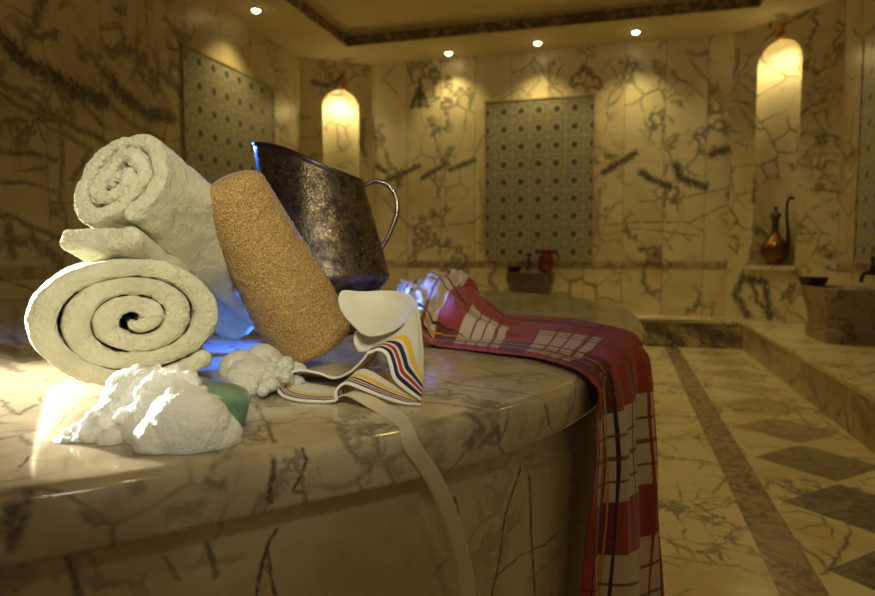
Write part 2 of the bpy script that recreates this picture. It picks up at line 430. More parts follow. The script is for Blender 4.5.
struct(mesh('floor', *box((XL - T, Y0, -.08), (XR + T, YB + T, 0)), floor_mat(), smooth=False))
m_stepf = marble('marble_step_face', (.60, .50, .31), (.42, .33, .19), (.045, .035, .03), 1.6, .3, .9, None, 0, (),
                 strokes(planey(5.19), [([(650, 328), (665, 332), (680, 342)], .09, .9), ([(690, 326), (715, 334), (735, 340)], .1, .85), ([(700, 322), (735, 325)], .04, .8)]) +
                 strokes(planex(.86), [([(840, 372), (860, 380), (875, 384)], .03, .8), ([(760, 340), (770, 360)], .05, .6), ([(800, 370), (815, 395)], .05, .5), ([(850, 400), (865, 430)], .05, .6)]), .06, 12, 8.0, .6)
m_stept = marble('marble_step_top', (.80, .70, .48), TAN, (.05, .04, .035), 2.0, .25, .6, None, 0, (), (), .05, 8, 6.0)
e = .87; fy = 5.19
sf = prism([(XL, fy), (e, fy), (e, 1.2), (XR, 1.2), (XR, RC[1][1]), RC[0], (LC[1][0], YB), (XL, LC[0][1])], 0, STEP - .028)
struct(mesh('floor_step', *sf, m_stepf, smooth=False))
q = .012
sn = prism([(XL, fy - q), (e - q, fy - q), (e - q, 1.2), (XR, 1.2), (XR, RC[1][1]), RC[0], (LC[1][0], YB), (XL, LC[0][1])], STEP - .028, STEP)
struct(bevel(mesh('trim_step', *sn, m_stept, smooth=False), .006, 2))

s = N('ceiling_plaster'); P = s.coord()
m_ceil = s.set(Base_Color=s.mix(s.mr(s.noise(P, 3, 4), .3, .7), (.74, .62, .38), (.68, .56, .33)), Roughness=.85, Normal=s.bump(s.noise(P, 60, 3), .08, .003))
tx0, tx1, ty0, ty1 = -2.20, .88, .3, 4.97
V, F = [], []
for lo, hi in (((XL - T, ty1, CEIL), (XR + T, YB + T, CEIL + .16)), ((XL - T, Y0, CEIL), (tx0, ty1, CEIL + .16)),
               ((tx1, Y0, CEIL), (XR + T, ty1, CEIL + .16)), ((tx0, Y0, CEIL), (tx1, ty0, CEIL + .16)), ((tx0, ty0, CEIL + .11), (tx1, ty1, CEIL + .16))):
    V, F = join((V, F), box(lo, hi))
struct(mesh('ceiling', V, F, m_ceil, smooth=False))
s = N('mosaic_band'); P = s.coord()
vo = s.n('ShaderNodeTexVoronoi'); s.put(vo.inputs['Vector'], P); vo.inputs['Scale'].default_value = 26
cc = s.mix(s.mr(s.noise(P, 11, 5, .7), .36, .64), (.07, .05, .035), (.62, .48, .28))
m_mos = s.set(Base_Color=s.mix(s.mr(vo.outputs['Distance'], .1, .8), cc, (.16, .10, .05)), Roughness=.5)
V, F = [], []
b = .075
for lo, hi in (((tx0, ty1 - .012, CEIL + .004), (tx1, ty1, CEIL + .004 + b)), ((tx0, ty0, CEIL + .004), (tx0 + .012, ty1 - .012, CEIL + .004 + b)), ((tx1 - .012, ty0, CEIL + .004), (tx1, ty1 - .012, CEIL + .004 + b))):
    V, F = join((V, F), box(lo, hi))
struct(mesh('trim_ceiling', V, F, m_mos, smooth=False))

# ------------------------------------------------------------------ tiled panels
def tile_mat(name, ax, o0, z0, tile):
    s = N(name); c = s.sep(s.coord())
    U = s.mt('DIVIDE', s.mt('SUBTRACT', c[ax], o0), tile); Vv = s.mt('DIVIDE', s.mt('SUBTRACT', c[2], z0), tile)
    fu = s.mt('SUBTRACT', s.mt('FRACT', s.mt('ADD', U, .5)), .5); fv = s.mt('SUBTRACT', s.mt('FRACT', s.mt('ADD', Vv, .05)), .5)
    P2 = s.comb(fu, fv, 0); r = s.vm('LENGTH', P2)
    au, av = s.mt('ABSOLUTE', fu), s.mt('ABSOLUTE', fv)
    ang = s.mt('ARCTAN2', fu, fv)
    pet = s.mt('MULTIPLY', s.mt('COSINE', s.mt('MULTIPLY', ang, 6)), .035)
    rr = s.mt('ADD', r, pet)
    rc = s.vm('LENGTH', s.comb(s.mt('SUBTRACT', au, .5), s.mt('SUBTRACT', av, .5), 0))
    col = s.mix(s.mr(s.noise(s.coord(), 60, 3, .7), .35, .65), (.27, .27, .22), (.44, .41, .30))
    col = s.mix(s.mr(rc, .17, .13, 0, .45), col, (.48, .38, .16))
    col = s.mix(s.mr(s.mt('ABSOLUTE', s.mt('SUBTRACT', rc, .27)), .025, .05, .4, 0), col, (.14, .18, .24))
    col = s.mix(s.mr(s.mt('ABSOLUTE', s.mt('SUBTRACT', rr, .255)), .03, .06, .3, 0), col, (.62, .58, .46))
    col = s.mix(s.mr(rr, .19, .14, 0, .92), col, (.06, .06, .09))
    edge = s.mt('MAXIMUM', au, av)
    col = s.mix(s.mr(edge, .46, .485, 0, .5), col, (.6, .52, .32))
    return s.set(Base_Color=col, Roughness=.38)
def panel(loc, lo, hi, ax, o0, z0, tile, label):
    t = thing('tile_panel', loc, label, 'tile panel', 'patterned wall tile panels')
    mesh('tile_field', *box(lo, hi), tile_mat('glazed_tiles', ax, o0, z0, tile), t, smooth=False)
    k = 3 - ax if ax < 2 else 0                     # frame around it
    w = .014; V, F = [], []
    d = list(range(3)); o = 1 - ax
    lo2, hi2 = list(lo), list(hi)
    if o == 1: lo2[1] -= .006
    elif lo[0] < -1: hi2[0] += .006
    else: lo2[0] -= .006
    for a, side in ((ax, 0), (ax, 1), (2, 0), (2, 1)):
        l, h = list(lo2), list(hi2)
        if a == 2: l[ax] -= w; h[ax] += w
        if side == 0: h[a] = lo[a]; l[a] = lo[a] - w
        else: l[a] = hi[a]; h[a] = hi[a] + w
        V, F = join((V, F), box(l, h))
    mesh('border', V, F, m_brd, t, smooth=False)
m_brd = marble('marble_border', (.5, .4, .25), (.36, .27, .16), VEIN, 3, .3, .6)
zb = EYE - .04
panel((-.69, YB, zb), (-1.135, YB - .012, zb), (-.247, YB, zb + 1.335), 0, -1.135, zb, .148, 'tall blue-grey patterned tile panel in the middle of the back wall')
panel((XL, 4.08, zb), (XL, 3.55, zb), (XL + .012, 4.63, zb + 1.36), 1, 3.55, zb, .154, 'patterned tile panel on the left wall behind the rolled towels')
panel((XR, 3.9, zb), (XR - .012, 3.2, zb), (XR, 4.55, zb + 1.36), 1, 4.55, zb, .150, 'patterned tile panel above the right-hand basin at the picture edge')

# ------------------------------------------------------------------ downlights
s = N('lamp_lens'); m_lens = s.set(Base_Color=(1, .9, .6), Emission_Color=(1, .80, .42), Emission_Strength=14.0)
m_ringm = metal('lamp_ring', (.75, .6, .35), .3)
WARM = (1, .79, .30)
def downlight(x, y, label, energy=5.0, size=112):
    t = thing('ceiling_downlight', (x, y, CEIL), label, 'ceiling light', 'recessed ceiling spotlights')
    mesh('lamp_ring', *lathe([(.030, -.0), (.044, 0), (.044, -.006), (.032, -.010), (.029, -.004)], 32, (x, y, CEIL)), m_ringm, t)
    mesh('lamp_lens', *lathe([(.0005, -.026), (.012, -.024), (.022, -.018), (.029, -.008), (.030, -.002)], 32, (x, y, CEIL)), m_lens, t)
    L = bpy.data.lights.new('bulb', 'SPOT'); L.energy = energy; L.color = WARM; L.spot_size = math.radians(size); L.spot_blend = 1; L.shadow_soft_size = .025
    o = bpy.data.objects.new('bulb', L); COL.objects.link(o); o.parent = t; o.location = (0, 0, -.02)
def lamp(kind, name, loc, energy, color, size=.02, target=None, ang=60, blend=.4, sy=None):
    L = bpy.data.lights.new(name, kind); L.energy = energy; L.color = color
    if kind == 'AREA':
        L.size = size
        if sy: L.shape = 'RECTANGLE'; L.size_y = sy
    else: L.shadow_soft_size = size
    if kind == 'SPOT': L.spot_size = math.radians(ang); L.spot_blend = blend
    o = bpy.data.objects.new(name, L); COL.objects.link(o); o.location = loc
    if target is not None: o.rotation_euler = (Vector(target) - Vector(loc)).to_track_quat('-Z', 'Y').to_euler()
    return o
downlight(-1.43, 5.33, 'lit ceiling spotlight above the bare marble left of the central tile panel', 40)
downlight(-.68, 5.28, 'lit ceiling spotlight right above the central tile panel', 40)
downlight(.07, 5.23, 'lit ceiling spotlight on the back wall right of the central tile panel', 42)
downlight(-2.47, 4.05, 'lit ceiling spotlight above the tile panel on the left wall', 44)
for x_, y_ in ((.70, 4.2), (.70, 2.6), (-.5, 3.8), (.45, 1.2), (.6, -.25)):  # added spots without fittings, brightening the floor, ceiling and slab side
    lamp('SPOT', 'fill_spot', (x_, y_, CEIL - .02), 16 if y_ > 0 else 8, WARM, .03, (x_, y_, 0), 120, 1)

for Q, en in ((NR, 6.5), (NL, 8.5)):
    p = Q['P3'](0, Q['zt'] - .035, .035); lamp('SPOT', 'niche_light', p, en, (1, .80, .36), .02, Q['P3'](0, Q['zb'], .05), 150, 1)
    p = Q['P3'](0, Q['zt'] - .16, -.01); lamp('POINT', 'niche_light', p, en * .10, (1, .80, .36), .03)

# copper finials over the two arches
m_cop = metal('copper', (.70, .33, .11), .25)
def finial(Q, label):
    p = Q['P3'](0.02, Q['zt'] + .035, 0); n = Q['n']
    t = thing('wall_ornament', p, label, 'wall ornament', 'copper drops above the niches')
    c = p + n * .045
    mesh('drop', *lathe([(.0005, -.05), (.014, -.045), (.026, -.02), (.03, .01), (.024, .04), (.012, .06), (.0005, .072)], 28, c), m_cop, t)
    mesh('bracket', *tube([p + n * -.005, c], .008, 10, nrm=(0, 0, 1)), m_cop, t)
finial(NL, 'small copper drop on the wall above the lit arch at left')
finial(NR, 'small copper drop on the wall above the lit arch at right')

# ================================================================== SLAB
edge_px = [(0, 500), (100, 484), (200, 463), (300, 446), (400, 431), (480, 417), (540, 400), (579, 385), (598, 372), (620, 356), (638, 340)]
pts = [tuple(atz(u, v, SLAB)[:2]) for u, v in edge_px]
pts += [(.048, 1.25), (.040, 1.55), (.0, 1.95), (-.18, 2.27), (-.55, 2.55), (-1.0, 2.6), (-1.5, 2.35), (-1.85, 1.85), (-2.0, 1.3), (-1.85, .75), (-1.5, .40), (-1.0, .17), (-.75, .14), (-.5, .19)]
C0 = np.array((-.95, 1.35))
def smooth_loop(p, n, sig):
    p = np.vstack([p, p[:1]]); L = np.concatenate([[0], np.cumsum(np.linalg.norm(np.diff(p, axis=0), axis=1))])
    t = np.linspace(0, L[-1], n, endpoint=False); q_ = np.stack([np.interp(t, L, p[:, k]) for k in (0, 1)], 1)
    w = np.exp(-.5 * (np.arange(-60, 61) / sig) ** 2); w /= w.sum()
    return sum(w[k + 60] * np.roll(q_, k, 0) for k in range(-60, 61))
OUT = smooth_loop(np.array(pts), 900, 9)
def ring(off):
    T_ = np.roll(OUT, -1, 0) - np.roll(OUT, 1, 0); T_ /= np.linalg.norm(T_, axis=1)[:, None]
    return OUT + np.stack([T_[:, 1], -T_[:, 0]], 1) * off
TH = .046
prof = [(-.028, 0), (-.014, -.0002), (-.0085, -.0008), (-.005, -.002), (-.0022, -.0045), (-.0006, -.008), (0, -.012), (0, -TH + .006), (-.002, -TH + .002), (-.006, -TH), (-.03, -TH)]
V = []; nseg = len(OUT)
for k in (0, .3, .6, .8, .92):
    for p in C0 + (ring(-.028) - C0) * max(k, .002): V.append((*p, SLAB))
for off, dz in prof:
    for p in ring(off): V.append((*p, SLAB + dz))
F = gridF(5 + len(prof), nseg, True)
F.append(tuple(range(nseg))[::-1])
plat = thing('marble_platform', (C0[0], C0[1], 0), 'round heated marble slab carrying the towels and bath things', 'marble slab')
D0 = ring(-.022)
Vd = [(*p, z) for z in (0, SLAB - TH) for p in D0]
Fd = gridF(2, nseg, True)
bv_top = BVHTree.FromPolygons([Vector(v) for v in V], F)
bv_drum = BVHTree.FromPolygons([Vector(v) for v in Vd], Fd)
def hit(u, v, extra=0.0):
    r = Vector(ray(u, v)).normalized()
    best = None
    for b_ in (bv_top, bv_drum):
        h = b_.ray_cast(Vector(ORG), r)
        if h[0] is not None and (best is None or h[3] < best[3]): best = h
    if best is None: return atz(u, v, SLAB)
    n = best[1] if best[1].dot(r) < 0 else -best[1]
    return np.array(best[0] + n * extra)
def hs(L): return strokes(hit, L)
st_top = hs([
    ([(272, 440), (273, 462), (271, 500)], .006, .95), ([(302, 448), (306, 460), (298, 478), (292, 492), (308, 494)], .0035, .9), ([(283, 462), (300, 458)], .003, .6),
    ([(12, 508), (10, 535)], .010, .85), ([(28, 490), (20, 520), (12, 545)], .008, .8), ([(85, 515), (98, 520)], .01, .5), ([(135, 485), (140, 492)], .01, .45), ([(170, 515), (200, 505)], .012, .4), ([(205, 480), (222, 490), (228, 455), (212, 470)], .006, .55),
    ([(240, 392), (255, 405), (268, 425), (272, 440)], .005, .75), ([(246, 430), (230, 452)], .005, .5),
    ([(425, 402), (455, 405), (480, 410), (496, 420), (498, 442)], .006, .75), ([(470, 415), (482, 428), (470, 445)], .014, .7), ([(488, 415), (495, 432), (480, 445)], .010, .65), ([(425, 430), (445, 420)], .012, .3),
    ([(425, 375), (460, 385), (510, 391), (535, 396), (547, 406), (549, 424)], .0045, .8), ([(430, 384), (480, 392), (530, 398)], .004, .5), ([(470, 372), (540, 384), (560, 392)], .005, .35),
    ([(370, 455), (385, 462), (400, 470)], .012, .4), ([(388, 460), (398, 455)], .008, .5), ([(355, 437), (358, 446)], .006, .4),
    ([(0, 400), (18, 415), (35, 405)], .006, .6), ([(0, 440), (20, 436), (30, 445)], .006, .55), ([(0, 345), (12, 350), (25, 362)], .02, .7), ([(0, 362), (20, 372)], .015, .6), ([(8, 335), (22, 345)], .012, .6),
    ([(18, 470), (45, 440), (70, 412), (96, 390)], .0022, .9),
    ([(500, 300), (560, 306), (620, 312)], .06, .35), ([(480, 308), (540, 318), (635, 322)], .04, .4), ([(520, 330), (590, 328)], .03, .3)])
m_top = marble('marble_slab_top', (.60, .51, .36), (.38, .30, .20), (.04, .032, .034), 4.2, .11, .55, None, 0, (), st_top, .012, 45, 12.0, .45, None, (.40, .95))
mesh('slab_top', V, F, m_top, plat)
st_dr = hs([
    ([(281, 505), (276, 530), (266, 548), (262, 560), (256, 600)], .0035, .95), ([(266, 548), (270, 575), (276, 600)], .003, .95), ([(262, 560), (268, 572)], .003, .6),
    ([(68, 558), (72, 572), (78, 596)], .006, .8), ([(16, 562), (16, 590)], .003, .8), ([(152, 538), (165, 558), (180, 580)], .003, .5), ([(206, 525), (208, 545), (216, 575)], .005, .75),
    ([(448, 465), (455, 500), (464, 545), (470, 596)], .0028, .85), ([(492, 456), (492, 500)], .0016, .7), ([(531, 440), (520, 470), (505, 515), (500, 555), (492, 596)], .004, .85),
    ([(531, 440), (530, 480), (531, 530), (535, 596)], .0045, .85), ([(492, 580), (520, 555), (545, 545), (570, 520)], .003, .7), ([(530, 580), (560, 550)], .003, .6), ([(570, 440), (575, 460)], .006, .5)])
m_dr = marble('marble_slab_side', (.62, .50, .33), (.46, .34, .20), (.035, .03, .03), 3.5, .38, .35, None, 0, (), st_dr, .008, 40, 15.0, .35, None, (.5, .95))
mesh('slab_base', Vd, Fd, m_dr, plat)

# ================================================================== TOWELS
def strip_roll(name, origin, ax, ex, ey, path, half, length, mat, label, bulge=.05, nseed=1, namp=.0012, grow=0., tailcut=0, big=0.0):
    """a towel roll: 2D centre line `path` (metres in the ex/ey plane) swept as a thick rounded band along `ax`"""
    P = np.asarray(path, float); m = len(P)
    T_ = np.gradient(P, axis=0); T_ /= np.linalg.norm(T_, axis=1)[:, None]
    Nn = np.stack([T_[:, 1], -T_[:, 0]], 1)
    h = np.array(np.broadcast_to(half, (m,)), float)
    # rounded ends of the strip
    sl = np.concatenate([[0], np.cumsum(np.linalg.norm(np.diff(P, axis=0), axis=1))])
    for d in (sl, sl[-1] - sl):
        x = np.clip(d / h, 0, 1); h = h * np.sqrt(np.maximum(1 - (1 - x) ** 2, .003))
    prof = []
    ss = [length * (k / 36) ** 1.5 for k in range(36, 0, -1)]
    prof += [(1, s_) for s_ in ss if s_ > .004]
    prof += [(math.copysign(abs(math.cos(a)) ** .75, math.cos(a)), -math.sin(a) ** .8) for a in np.linspace(0, PI, 41)]
    prof += [(-1, s_) for s_ in ss[::-1] if s_ > .004]
    M_ = len(prof)
    A = np.zeros((m, M_, 3)); ax, ex, ey = [np.asarray(v, float) for v in (ax, ex, ey)]
    for j, (rho, s_) in enumerate(prof):
        dep = s_ if s_ > 0 else s_ * h * .9
        dep = np.broadcast_to(dep, (m,))
        q2 = P + Nn * (h * rho)[:, None]
        ob_ = np.clip(np.linalg.norm(P, axis=1) / tailcut, 0, 1) if tailcut else 1.0
        sc = 1 + bulge * np.clip((dep + .012) / .045, 0, 1) ** .7 + grow * np.clip(dep / length, 0, 1)
        q2 = q2 * sc[:, None]
        A[:, j] = np.asarray(origin) + q2[:, :1] * ex + q2[:, 1:] * ey + dep[:, None] * ax
    Vv = A.reshape(-1, 3)
    nz = fbm(Vv * 75, nseed, 2) * namp * .7 + fbm(Vv * 260, nseed + 3, 2) * namp * .55
    dirn = np.repeat(Nn, M_, 0) * np.tile(np.array([p[0] for p in prof]), m)[:, None]
    rib = np.tile(np.array([p[0] for p in prof]), m) * np.repeat(h, M_)
    rib = np.sin(rib * 2 * PI / .0031 + 2.2 * vnoise(Vv * 90, nseed + 40)) * (.5 + .5 * vnoise(Vv * 160, nseed + 41)) * .00055
    fr = np.tile(np.array([1.0 if p[1] <= 0 else 0 for p in prof]), m)
    Vv = Vv + (dirn[:, :1] * ex + dirn[:, 1:] * ey) * nz[:, None] - ax * (fr * (fbm(Vv * 60, nseed + 9, 2) * namp + fbm(Vv * 280, nseed + 11, 2) * namp * .7 + rib))[:, None]
    if big:
        Vv = Vv + np.stack([fbm(Vv * 22, nseed + 20 + k, 2) for k in range(3)], 1) * big
    Vv[:, 2] = np.maximum(Vv[:, 2], SLAB + .0008)
    F_ = []
    for i in range(m - 1):
        for j in range(M_):
            k = (j + 1) % M_
            F_.append((i * M_ + j, i * M_ + k, (i + 1) * M_ + k, (i + 1) * M_ + j))
    F_ += [tuple(range(M_)), tuple(range((m - 1) * M_, m * M_))[::-1]]
    o = mesh(name, Vv, F_, mat); fixn(o)
    return tag(o, label, 'towel', 'rolled bath towels')

m_tow = terry('terry_cloth', (.73, .71, .54), (.64, .61, .44))
# lower roll
c_low = atd(136, 321, .660); 
def spiral(a, b, p, turns, th0, sgn, wob=0, tail=None, seed=0, n=900):
    t = np.linspace(0, turns * 2 * PI, n); r = (1 - p / 2) - p * t / (2 * PI)
    r = np.maximum(r, .02)
    ang = th0 + sgn * t
    if wob: r = r * (1 + wob * np.sin(2.3 * t + seed) + wob * .7 * np.sin(3.7 * t + 2 * seed))
    return np.stack([a * r * np.cos(ang), b * r * np.sin(ang)], 1)
axl = np.array([-.71, .70, 0]); axl /= np.linalg.norm(axl)
exl = np.array([axl[1], -axl[0], 0]); eyl = np.array([0, 0, 1.])
sp = spiral(.1030, .0740, .255, 3.3, -PI / 2 + .9, -1, .016, seed=2)
def fit_half(path, a, b, p, cap):
    an = np.arctan2(path[:, 1] / b, path[:, 0] / a)
    T_ = np.gradient(path, axis=0); T_ /= np.linalg.norm(T_, axis=1)[:, None]
    return np.minimum(cap, p / 2 * np.abs(a * np.cos(an) * T_[:, 1] - b * np.sin(an) * T_[:, 0]) * .985)
low_c = np.array([c_low[0], c_low[1], SLAB + .0745])
strip_roll('rolled_towel', low_c, axl, exl, eyl, sp, fit_half(sp, .1030, .0740, .255, .02) * .95, .34, m_tow, 'larger cream rolled towel lying on the slab, lower of the two', .045, 3, .0014)
# upper roll
P0 = atd(117, 183, .655); P1 = atd(247, 300, .95)
axu = (P1 - P0) / np.linalg.norm(P1 - P0); lu = np.linalg.norm(P1 - P0)
eu = RT * .60 + UP * .80; eu -= axu * eu.dot(axu); eu /= np.linalg.norm(eu)
ev = np.cross(axu, eu); ev /= np.linalg.norm(ev)
if ev.dot(UP) < 0: ev = -ev
def to2(u, v, d):
    w = atd(u, v, d) - P0; return np.array([w.dot(eu), w.dot(ev)])
A_, B_, P_ = .0690, .0500, .30
sp2 = spiral(A_, B_, P_, 2.9, -1.9, 1, .045, 1.2, n=900)
up_t = strip_roll('rolled_towel', P0, axu, eu, ev, sp2, fit_half(sp2, A_, B_, P_, .0112) * .88, lu, m_tow, 'smaller cream rolled towel resting tilted on top of the larger roll', .05, 12, .0017, .30, big=.0034)
# the towel's loose outer end pokes out below the roll, to the left
tl = crom(np.array([to2(66, 241, .655), to2(84, 242, .655), to2(104, 245, .655), to2(130, 246, .655), to2(150, 240, .655)]), 200)
le = strip_roll('loose_end', P0 + axu * .012, axu, eu, ev, tl, np.full(200, .0120), .10, m_tow, '', .0, 33, .0016, 0, big=.0045)
for k in ('label', 'category', 'group'): del le[k]
le.parent = up_t

# ================================================================== LOOFAH
def loofah():
    B = atz(316, 357, SLAB); top = atd(236, 186, .78)
    B = atd(314, 344, .83); top = atd(225, 176, .745)
    ax = top - B; L = np.linalg.norm(ax); ax /= L
    s1 = np.cross(ax, FW); s1 /= np.linalg.norm(s1); s2 = np.cross(s1, ax)
    n, mrows = 220, 260
    prof = []
    for k in range(14): prof.append((.050 * k / 14 * .95, .0))
    for k in range(mrows):
        t = k / (mrows - 1); r = .0555 - .0145 * t + .0025 * math.sin(t * 5) 
        e0 = .012
        if t * L < e0: r -= .006 * (1 - t * L / e0) ** 2
        rt = (1 - t) * L
        if rt < .022: r *= max(0.0, 1 - (1 - rt / .022) ** 2.6) ** .5
        prof.append((max(r, .0004), t * L))
    V = []
    for r, h in prof:
        for j in range(n):
            a = 2 * PI * j / n; V.append(B + ax * h + (s1 * math.cos(a) + s2 * math.sin(a)) * r)
    V = np.array(V)
    rad = V - (B + np.outer((V - B) @ ax, ax)); ln = np.linalg.norm(rad, axis=1)[:, None] + 1e-9
    d = np.abs(fbm(V * 330, 5, 2)) * .0016 + fbm(V * 45, 8, 2) * .0012
    wsc = np.minimum(1, ln[:, 0] / .02)
    V = V + rad / ln * (d * wsc - .001)[:, None]
    low = np.arange(14 * n)
    V[low] += np.outer(np.abs(fbm(V[low] * 150, 3, 3)) * .004, ax)
    V[:, 2] = np.maximum(V[:, 2], SLAB + .0006)
    s = N('loofah_fibre'); P = s.coord()
    v = s.voro(s.vm('ADD', P, s.vm('SCALE', s.noise(P, 160, 2, col=True), .005)), 400, 'DISTANCE_TO_EDGE')
    n2 = s.noise(P, 380, 4, .7)
    col = s.mix(s.mr(v, .04, .22), (.74, .49, .20), (.28, .14, .04)); col = s.mix(s.mr(n2, .38, .66, 0, .6), col, (.72, .52, .24))
    h = s.mt('ADD', s.mr(v, 0, .25, 1, 0), n2)
    m = s.set(Base_Color=col, Roughness=.9, Normal=s.bump(h, .7, .0018), Specular_IOR_Level=.15)
    F = gridF(len(prof), n, True); F.append(tuple(range((len(prof) - 1) * n, len(prof) * n)))
    o = mesh('loofah', V, F, m); fixn(o)
    tag(o, 'tan fibrous loofah leaning between the towels and the metal jug', 'loofah')
loofah()

# ================================================================== JUG
def jug():
    c = np.array(atd(327, 300, 1.20)); c[2] = SLAB; K = 1.20 / 1.04
    m = metal('tinned_copper', (.25, .19, .12), .38, .2, 260, (.055, .042, .032), True)
    ml = metal('dark_rim', (.20, .15, .13), .3)
    mh = metal('polished_handle', (.55, .50, .46), .18)
    t = thing('metal_jug', c, 'dark hammered metal jug with a tall spout and loop handle', 'jug')
    n = 96
    # rim is a slanted curve: high at the spout (camera left), low by the handle
    left = -RT; front = -np.array([FW[0], FW[1], 0]); front /= np.linalg.norm(front)
    prof = [(.0005, .004), (.080, .003), (.086, .006), (.087, .030), (.083, .058), (.086, .068), (.098, .080), (.1015, .088)]
    body = [(.1015 + (.072 - .1015) * k, .088 + .160 * k) for k in np.linspace(0, 1, 26)[1:]]
    def pt(r, z, a, k):
        cx_, sy_ = math.cos(a), math.sin(a)
        sp_ = max(0, cx_) ** 3
        rr = r * (1 + .42 * sp_ * k ** 2.2); zz = z + (.049 * (.5 + .5 * cx_) ** 1.3 - .010 * (.5 - .5 * cx_)) * k ** 2
        return c + K * (left * (rr * cx_ + .012 * k) + front * (r * sy_ * (1 - .18 * sp_ * k)) + np.array((0, 0, zz)))
    V = []; rows = 0
    for r, z in prof:
        V += [pt(r, z, 2 * PI * j / n, 0) for j in range(n)]; rows += 1
    for i, (r, z) in enumerate(body):
        V += [pt(r, z, 2 * PI * j / n, (i + 1) / len(body)) for j in range(n)]; rows += 1
    for i in range(len(body) - 1, -1, -1):
        r, z = body[i]
        V += [pt(r - .003, z, 2 * PI * j / n, (i + 1) / len(body)) for j in range(n)]; rows += 1
    V += [pt(.0005, .09, 2 * PI * j / n, 0) for j in range(n)]; rows += 1
    F = gridF(rows, n, True)
    o = mesh('body', V, F, m, t); fixn(o)
    r, z = body[-1]
    P = np.array([pt(r - .0015, z, 2 * PI * j / n, 1) for j in range(n)]); 
    V = []; q = 8
    for j in range(n):
        T_ = P[(j + 1) % n] - P[j - 1]; T_ /= np.linalg.norm(T_); N_ = np.cross(T_, (0, 0, 1)); N_ /= np.linalg.norm(N_); B_ = np.cross(N_, T_)
        V += [P[j] + .0042 * (math.cos(2 * PI * k / q) * N_ + math.sin(2 * PI * k / q) * B_) for k in range(q)]
    F = gridF(n, q, True) + [((n - 1) * q + k, (n - 1) * q + (k + 1) % q, (k + 1) % q, k) for k in range(q)]
    mesh('rim', V, F, ml, t)
    d = 1.20
    H = [atd(364, 186, d), atd(374, 181.5, d), atd(386, 184, d), atd(395, 194, d), atd(397.5, 209, d), atd(393, 226, d), atd(386, 241, d), atd(379, 253, d), atd(375, 266, d)]
    ho = mesh('handle', *tube(H, [.004, .0046, .0046, .0046, .0046, .0046, .0044, .004, .0036], 14, 1.0, FW, 60), mh, t)
    # widen handle strap front to back
    hd = ho.data
    A = np.array([v.co for v in hd.vertices])
    ctr = np.repeat(A.reshape(-1, 14, 3).mean(1), 14, 0); rel = A - ctr
    A = ctr + rel + np.outer(rel @ front, front) * 1.6
    hd.vertices.foreach_set('co', A.ravel()); hd.update()
jug()

# ================================================================== FOAM AND SOAP
s = N('soap_foam'); P = s.coord()
m_foam = s.set(Base_Color=(.95, .95, .92), Roughness=.55, Subsurface_Weight=.5, Subsurface_Radius=(.012, .012, .010), Subsurface_Scale=.6,
               Normal=s.bump(s.mt('ADD', s.voro(P, 520), s.noise(P, 260, 4, .7)), .5, .0022))
s = N('thin_foam'); P = s.coord()
m_foam2 = s.set(Base_Color=(.80, .79, .73), Roughness=.35, Subsurface_Weight=.4, Subsurface_Radius=(.012, .012, .010), Subsurface_Scale=.6, Alpha=1.0,
                Transmission_Weight=.25, Normal=s.bump(s.mt('ADD', s.voro(P, 420), s.noise(P, 200, 4, .7)), .6, .002))
def foam(blobs, mat, label, name='foam_heap', vox=.0013, disp=.0030, seed=0):
    bm = bmesh.new()
    for (x, y, z), (a, b_, c_) in blobs:
        bmesh.ops.create_icosphere(bm, subdivisions=4, radius=1, matrix=Matrix.Translation((x, y, z)) @ Matrix.Diagonal((a, b_, c_, 1)))
    me = bpy.data.meshes.new(name); bm.to_mesh(me); bm.free()
    o = bpy.data.objects.new(name, me); COL.objects.link(o)
    r = o.modifiers.new('fuse', 'REMESH'); r.mode = 'VOXEL'; r.voxel_size = vox
    dg = bpy.context.evaluated_depsgraph_get(); ev_ = o.evaluated_get(dg); me2 = bpy.data.meshes.new_from_object(ev_)
    bpy.data.objects.remove(o); 
    A = np.zeros(len(me2.vertices) * 3); me2.vertices.foreach_get('co', A); A = A.reshape(-1, 3)
    Nn = np.zeros(len(me2.vertices) * 3); me2.vertices.foreach_get('normal', Nn); Nn = Nn.reshape(-1, 3)
    d = (np.abs(fbm(A * 95, seed, 2)) - .35) * disp * .45 + fbm(A * 420, seed + 5, 2) * disp * .14
    A = A + Nn * d[:, None]; A[:, 2] = np.maximum(A[:, 2], SLAB + .0004)
    me2.vertices.foreach_set('co', A.ravel()); me2.polygons.foreach_set('use_smooth', [True] * len(me2.polygons)); me2.update()
    me2.materials.clear(); me2.materials.append(mat)
    o = bpy.data.objects.new(name, me2); COL.objects.link(o)
    return tag(o, label, 'foam')
def bl(u, v, d, r, sq=(1, 1, 1)):
    p = atd(u, v, d); k = d / F_PX * r
    return (tuple(p), (k * sq[0], k * sq[1], k * sq[2]))
front = [bl(188, 430, .475, 42, (1.05, .9, 1.0)), bl(165, 440, .47, 30), bl(212, 438, .48, 30, (1, 1, .9)), bl(172, 402, .495, 20), bl(180, 392, .50, 17), bl(160, 392, .50, 20), bl(185, 412, .485, 28),
         bl(140, 402, .525, 36, (1, 1, .95)), bl(168, 392, .53, 24), bl(150, 384, .545, 18), bl(118, 425, .505, 28), bl(150, 425, .49, 28), bl(100, 434, .49, 18), bl(85, 438, .49, 14, (1.4, 1, .7)), bl(68, 442, .485, 10, (1.6, 1, .6)),
         bl(128, 388, .54, 20), bl(112, 440, .48, 14)]
rnd = random.Random(9)
